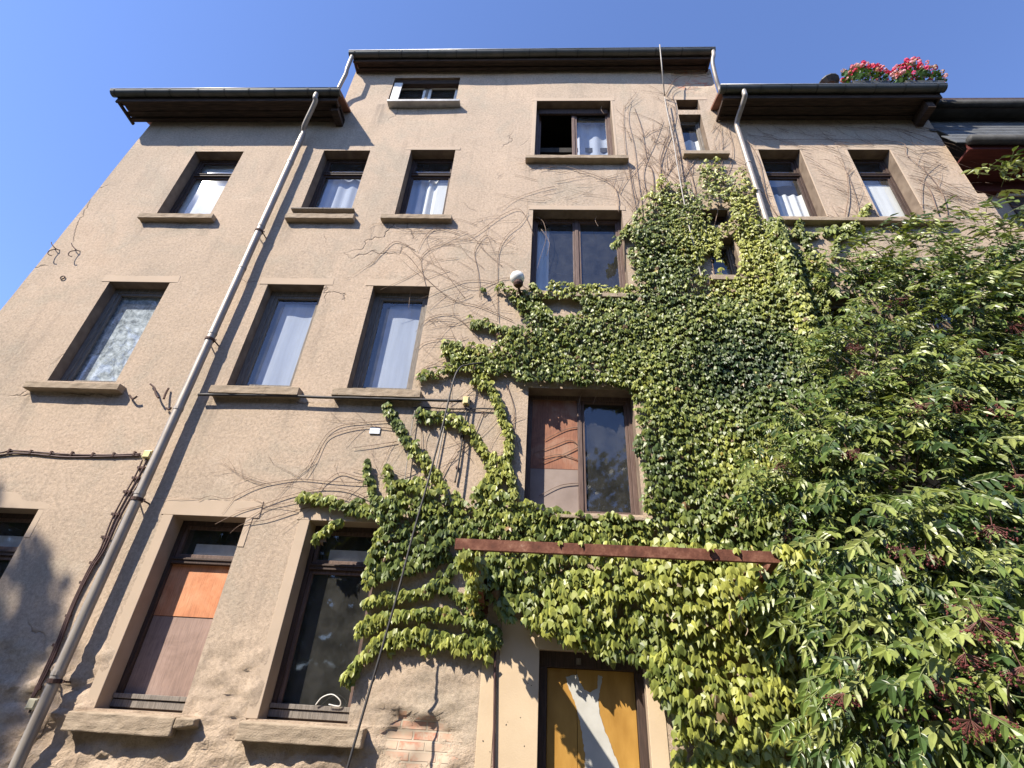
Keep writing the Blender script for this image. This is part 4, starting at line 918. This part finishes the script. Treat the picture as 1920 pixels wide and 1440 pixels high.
# --- dead vine over the right wing
bv=Vector((at(1640,420).x,-.02,at(1640,420).z)); V1=MB()
for i in range(230):
    p=at(U(1395,1830),U(232,420))
    if p.x>XR-.1: continue
    wander((p.x,p.z),random.choice((math.pi*.80,-.45,-.62))+random.gauss(0,.28),U(.35,1.3),U(.0045,.0085),U(-.25,.25),V1,.06,0,.06,.03)
for px in ([(1740,440),(1730,380),(1735,330),(1760,300)],[(1600,440),(1610,390),(1590,330),(1570,290)],[(1580,430),(1592,370),(1585,320)],[(1780,430),(1770,370),(1740,330),(1700,290),(1690,268),(1600,262),(1430,262)],[(1500,450),(1440,380),(1420,300),(1400,260)],[(1760,400),(1740,350),(1720,335)]):
    strand(px,U(.009,.015),V1,.035,.2)
dv=empty('dead_vine',bv,'leafless brown vine spread over the plaster around the two upper right windows','vine')
V1.v=[(a-bv.x,b-bv.y,c-bv.z) for a,b,c in V1.v if True]; V1.build('stem',VINE,dv,smooth=True)

# ------------------------------------------------------------------ elder in front of the right side
EB=Vector((4.3,-1.6,0))
el=empty('elder_shrub',EB,'tall elder bush with drooping leaves and dark berry umbels covering the right side','shrub')
EL_=MB(); EC=[]; TW=MB(); EBR=[]
def leaflet(p,d,up,L,W,tint):
    d=d.normalized(); sd=d.cross(up)
    if sd.length<1e-4: sd=d.orthogonal()
    sd.normalize(); n_=sd.cross(d)
    n=len(EL_.v); dr=-L*.16
    g=Vector((0,0,1))
    def P(a,b,c): return tuple(p+d*(a*L)+sd*(b*W)+n_*c+g*(dr*a*a))
    f=W*.42
    EL_.v += [P(0,0,0),P(.33,0,-f*.5),P(.68,0,-f*.4),P(1,0,0),P(.16,-.36,f*.3),P(.42,-.5,f*.5),P(.72,-.34,f*.3),P(.16,.36,f*.3),P(.42,.5,f*.5),P(.72,.34,f*.3)]
    EL_.f += [(n,n+1,n+5,n+4),(n+1,n+2,n+6,n+5),(n+2,n+3,n+6),(n,n+7,n+8,n+1),(n+1,n+8,n+9,n+2),(n+2,n+9,n+3)]; EL_.mi += [0]*6
    EC.extend([tint]*10)
def compound(p,d,s,dk=0.0):
    d=d.normalized(); up=Vector((U(-.55,.35),U(-1.2,-.3),U(.2,1.0))).normalized(); sd=d.cross(up).normalized()
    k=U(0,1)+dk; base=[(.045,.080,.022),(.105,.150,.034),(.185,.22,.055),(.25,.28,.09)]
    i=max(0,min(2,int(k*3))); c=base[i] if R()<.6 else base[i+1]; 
    n=random.choice((2,2,3)); L=s
    pts=[p+d*(L*1.9*t)+Vector((0,0,-.22*L*t*t)) for t in (0,.35,.7,1)]
    TW.tube(pts,.0045,4,taper=.6)
    def tn(): g=U(.78,1.25); return (c[0]*g,c[1]*g,c[2]*g,1)
    leaflet(pts[3],d+Vector((0,0,-.5)),up,L*1.1,L*.40,tn())
    for j in range(n):
        q=pts[1]+(pts[3]-pts[1])*(j/max(1,n-.4))
        for sgn in (-1,1): leaflet(q,d*.55+sd*sgn*.8+Vector((0,0,-.45+U(-.25,.15))),up,L*U(.85,1.05),L*.36,tn())
BL=[]   # (centre, radius, leaf scale)
def blob(px,py,Y,r,s=.15): BL.append((at(px,py,Y),r,s))
for q in [(1500,880,-.5,.55),(1470,960,-.6,.45),(1560,700,-.45,.5),(1530,790,-.5,.5),(1640,560,-.5,.55),(1690,515,-.6,.6),(1600,510,-.35,.35),(1790,530,-.7,.65),(1880,510,-.7,.65),(1720,620,-.9,.8),(1830,640,-1.0,.85),(1930,620,-1.0,.7),(1640,720,-.9,.7),(1760,760,-1.2,.8),(1890,780,-1.3,.8),(1600,830,-1.0,.6),(1690,880,-1.3,.7),(1820,900,-1.6,.75),(1930,930,-1.7,.6),(1560,930,-.9,.55),(1545,1020,-.8,.42),(1600,1010,-1.2,.5),(1700,1020,-1.6,.6),(1820,1050,-1.9,.6),(1920,1080,-2.1,.5),(1560,1100,-1.1,.45),(1640,1120,-1.5,.5),(1740,1150,-1.9,.5),(1860,1190,-2.2,.5),(1610,1210,-1.5,.4),(1690,1250,-1.8,.45),(1800,1280,-2.2,.45),(1910,1300,-2.4,.45),(1640,1310,-1.7,.35),(1720,1360,-2.0,.4),(1820,1390,-2.3,.4),(1920,1410,-2.5,.4),(1560,1180,-1.0,.35),(1610,1390,-1.4,.25),
          (1530,1130,-.7,.28),(1490,1000,-.35,.25),(1900,700,-.9,.8),(1760,690,-.6,.7)]:
    blob(*q)
tips=[]
for c,r,s in BL:
    ns=int(19*(r/.6)**2)+4
    for q in range(ns):                                    # sprays at the twig ends leave dark gaps between them
        d=Vector((random.gauss(0,1),random.gauss(0,1)-.45,random.gauss(0,1))).normalized(); e=c+d*r*(.45+.6*R()**.6)
        for i in range(random.randint(6,11)):
            p=e+Vector((random.gauss(0,.10),random.gauss(0,.09),random.gauss(0,.09)))*(s/.15)
            if p.y>-.06: p.y=-.06-U(0,.15)
            out=Vector((d.x*.7+U(-.7,.7),d.y*.4-.40+U(-.4,.4),d.z*.35-.30+U(-.45,.4)))
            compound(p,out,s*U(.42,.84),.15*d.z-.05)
    tips.append((c,r))
# long shoots reaching up into the sky corner at the right
for px,py,Y in ((1885,335,-.9),(1900,420,-.8),(1850,440,-.7),(1720,440,-.5),(1590,450,-.3),(1690,455,-.5)):
    c=at(px,py,Y)
    for i in range(14 if px>1700 else 9): compound(c+Vector((U(-.35,.35),U(-.25,.2),U(-.22,.2))),Vector((U(-1,.6),U(-.8,.2),U(-.1,.4))),U(.13,.18),.15)
# small extra sprays on the sill of the right window
for px,py in ((1745,402),(1775,408),(1730,412)):
    c=at(px,py,-.4)
    for i in range(3): compound(c+Vector((U(-.1,.1),U(-.1,.1),U(-.1,.05))),Vector((U(-1,1),-.4,U(-.2,.3))),.12,0)
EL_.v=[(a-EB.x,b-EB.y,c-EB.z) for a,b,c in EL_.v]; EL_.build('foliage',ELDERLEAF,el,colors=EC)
# stems: each limb from the base to a crown clump
LM=MB(); forks=[Vector((4.3+U(-.3,.3),-1.5+U(-.3,.3),1.0+U(0,.6))) for _ in range(7)]
for f_ in forks: LM.tube(smooth_path([EB+Vector((U(-.15,.15),U(-.15,.15),0)),EB*.5+f_*.5+Vector((U(-.1,.1),U(-.1,.1),0)),f_],5),.07,9,taper=.7)
for c,r in tips:
    f_=min(forks,key=lambda q:(q-c).length+U(0,.6)); mid=f_*.45+c*.55+Vector((U(-.25,.25),U(-.2,.2),.35*(c.z>3)))
    LM.tube(smooth_path([f_,f_*.75+mid*.25+Vector((0,0,.2)),mid,c,c+Vector((U(-.2,.2),-.1,r*.6))],5),.034,7,taper=.25)
    for k in range(5):
        e=c+Vector((U(-1,1),U(-1,.5),U(-.8,1)))*r*.8; e.y=min(e.y,-.06); LM.tube(smooth_path([c*.7+mid*.3,c*.5+e*.5+Vector((0,0,.06)),e],4),.012,5,taper=.4)
for M,nm,mt in ((LM,'branch',BARK),(TW,'leaf_stalk',simple('green_stalk',(.10,.13,.04),(.16,.18,.07),10,.7))):
    M.v=[(a-EB.x,b-EB.y,c-EB.z) for a,b,c in M.v]; M.build(nm,mt,el,smooth=True)
# berry umbels
def umbel():
    M=MB()
    M.tube([(0,0,.06),(0,0,0)],.0022,5)
    for i in range(64):
        a=U(0,6.283); rr=.085*math.sqrt(R()); e=Vector((rr*math.cos(a),rr*math.sin(a),-.03-.05*R()+.25*rr))
        if i%2==0: M.tube([(0,0,0),tuple(e)],.0012,4)
        s=U(.0045,.0070); n=len(M.v); M.v += [tuple(e+Vector(q)*s) for q in ((1,0,0),(-1,0,0),(0,1,0),(0,-1,0),(0,0,1),(0,0,-1))]
        for f in ((0,2,4),(2,1,4),(1,3,4),(3,0,4),(2,0,5),(1,2,5),(3,1,5),(0,3,5)): M.f.append(tuple(n+k for k in f)); M.mi.append(1)
    return M
um=umbel().build('berry_umbel',[REDSTALK,BERRY],el)
UMB=[(1330+270,650),(1600,640),(1700,715),(1840,705),(1845,665),(1605,695),(1720,760),(1790,755),(1870,762),(1590,845),(1460,870),(1545,848),(1475,1000),(1735,1035),(1690,1030),(1860,985),(1905,890),(1640,1240),(1860,1340),(1820,1350),(1720,1290),(1770,1270),(1600,1160),(1810,1225),(1740,1320),(1840,1160),(1800,1130),(1660,1400),(1765,1370),(1900,610),(1905,520),(1680,560),(1830,560),(1915,1250),(1580,1300)]
for i,(u,v) in enumerate(UMB):
    near=min(BL,key=lambda b:(pix(b[0])[0]-u)**2+(pix(b[0])[1]-v)**2); Y=near[0].y-near[1]*1.02
    o=um if i==0 else um.copy()
    if i: COL.objects.link(o); o.parent=el
    p=at(u,v,Y); o.location=p-EB; s=U(1.1,1.75); o.scale=(s,s,s*U(.9,1.3)); o.rotation_euler=(U(-.5,.3),U(-.4,.4),U(0,6))

# ------------------------------------------------------------------ trees of the yard behind the viewer (their shade and reflections show), plus an added sky-blocking belt
def yard_tree(name,x,y,h,cr_r,cz,label,seed,n=2600,leaf=.22):
    t=empty(name,(x,y,0),label,'tree'); F=MB(); cols=[]; rnd=random.Random(seed)
    T=MB(); T.tube(smooth_path([(0,0,0),(.1,.05,h*.25),(-.05,.1,h*.55),(.05,0,h*.92)],6),.22,10,taper=.15)
    cl=[]
    for i in range(16):
        a=rnd.uniform(0,6.28); zz=rnd.uniform(cz-.45*(h-cz)*1.6,h*.97); k=1-abs((zz-cz)/(h-cz+.01))**1.6*.8
        e=Vector((cr_r*k*math.cos(a)*rnd.uniform(.4,.9),cr_r*k*math.sin(a)*rnd.uniform(.4,.9),zz)); cl.append((e,rnd.uniform(.5,.95)*cr_r*.42))
        T.tube(smooth_path([(0,0,max(1,zz-1.6)),tuple(e*.5+Vector((0,0,zz*.5-.4))),tuple(e)],4),.07,6,taper=.3)
    for i in range(n):
        c,r=rnd.choice(cl); d=Vector((rnd.gauss(0,1),rnd.gauss(0,1),rnd.gauss(0,1))).normalized(); p=c+d*r*rnd.random()**.35
        u=Vector((rnd.gauss(0,1),rnd.gauss(0,1),rnd.gauss(0,1))).normalized(); v=u.orthogonal().normalized(); s=leaf*rnd.uniform(.6,1.2)
        k=len(F.v); F.v += [tuple(p-u*s*.5),tuple(p+v*s*.3),tuple(p+u*s*.6),tuple(p-v*s*.3)]; F.f.append((k,k+1,k+2,k+3)); F.mi.append(0)
        g=rnd.uniform(.7,1.3); cols += [(.045*g,.085*g,.025*g,1)]*4
    T.build('trunk',BARK,t,smooth=True); F.build('crown',ELDERLEAF,t,colors=cols)
yard_tree('yard_tree',-16.9,-9.2,16.3,2.3,11.0,'tall pointed tree in the yard to the left, shading the wall foot',3,2600,.26)
yard_tree('yard_tree',-12.7,-6.4,11.9,.8,8.6,'slim young tree left of the viewer, shading the lower wall',8,1000,.16)
BT=MB(); bc=[]  # leaf belt added out of view to block low sky and cut fill light
for i in range(26000):
    x=U(-45,45); top=14.0+2.8*nz(x*.16,3)+1.6*nz(x*.5,9); z=top*math.sqrt(R())*.98; y=-19.5-U(0,3.5)
    u=Vector((random.gauss(0,1),random.gauss(0,1),random.gauss(0,1))).normalized(); v=u.orthogonal().normalized(); q=U(.3,.6); p=Vector((x,y,z)); k=len(BT.v)
    BT.v += [tuple(p-u*q*.5),tuple(p+v*q*.35),tuple(p+u*q*.6),tuple(p-v*q*.35)]; BT.f.append((k,k+1,k+2,k+3)); BT.mi.append(0); g=U(.6,1.2); bc += [(.04*g,.075*g,.022*g,1)]*4
for i in range(9000):  # second added layer closes sky gaps in the pane reflections
    x=U(-45,45); z=U(0,12.0+1.5*nz(x*.2,7)); y=-23-U(0,1.5); u=Vector((random.gauss(0,1),.3*random.gauss(0,1),random.gauss(0,1))).normalized(); v=u.cross(Vector((0,1,.2))).normalized(); q=U(.7,1.3); p=Vector((x,y,z)); k=len(BT.v)
    BT.v += [tuple(p-u*q*.5),tuple(p+v*q*.4),tuple(p+u*q*.6),tuple(p-v*q*.4)]; BT.f.append((k,k+1,k+2,k+3)); BT.mi.append(0); g=U(.5,1.0); bc += [(.03*g,.055*g,.018*g,1)]*4
tag(BT.build('sky_block_belt',ELDERLEAF,None,colors=bc),'added belt of dark trees, unseen behind the viewer, blocking low sky','wood',kind='stuff')
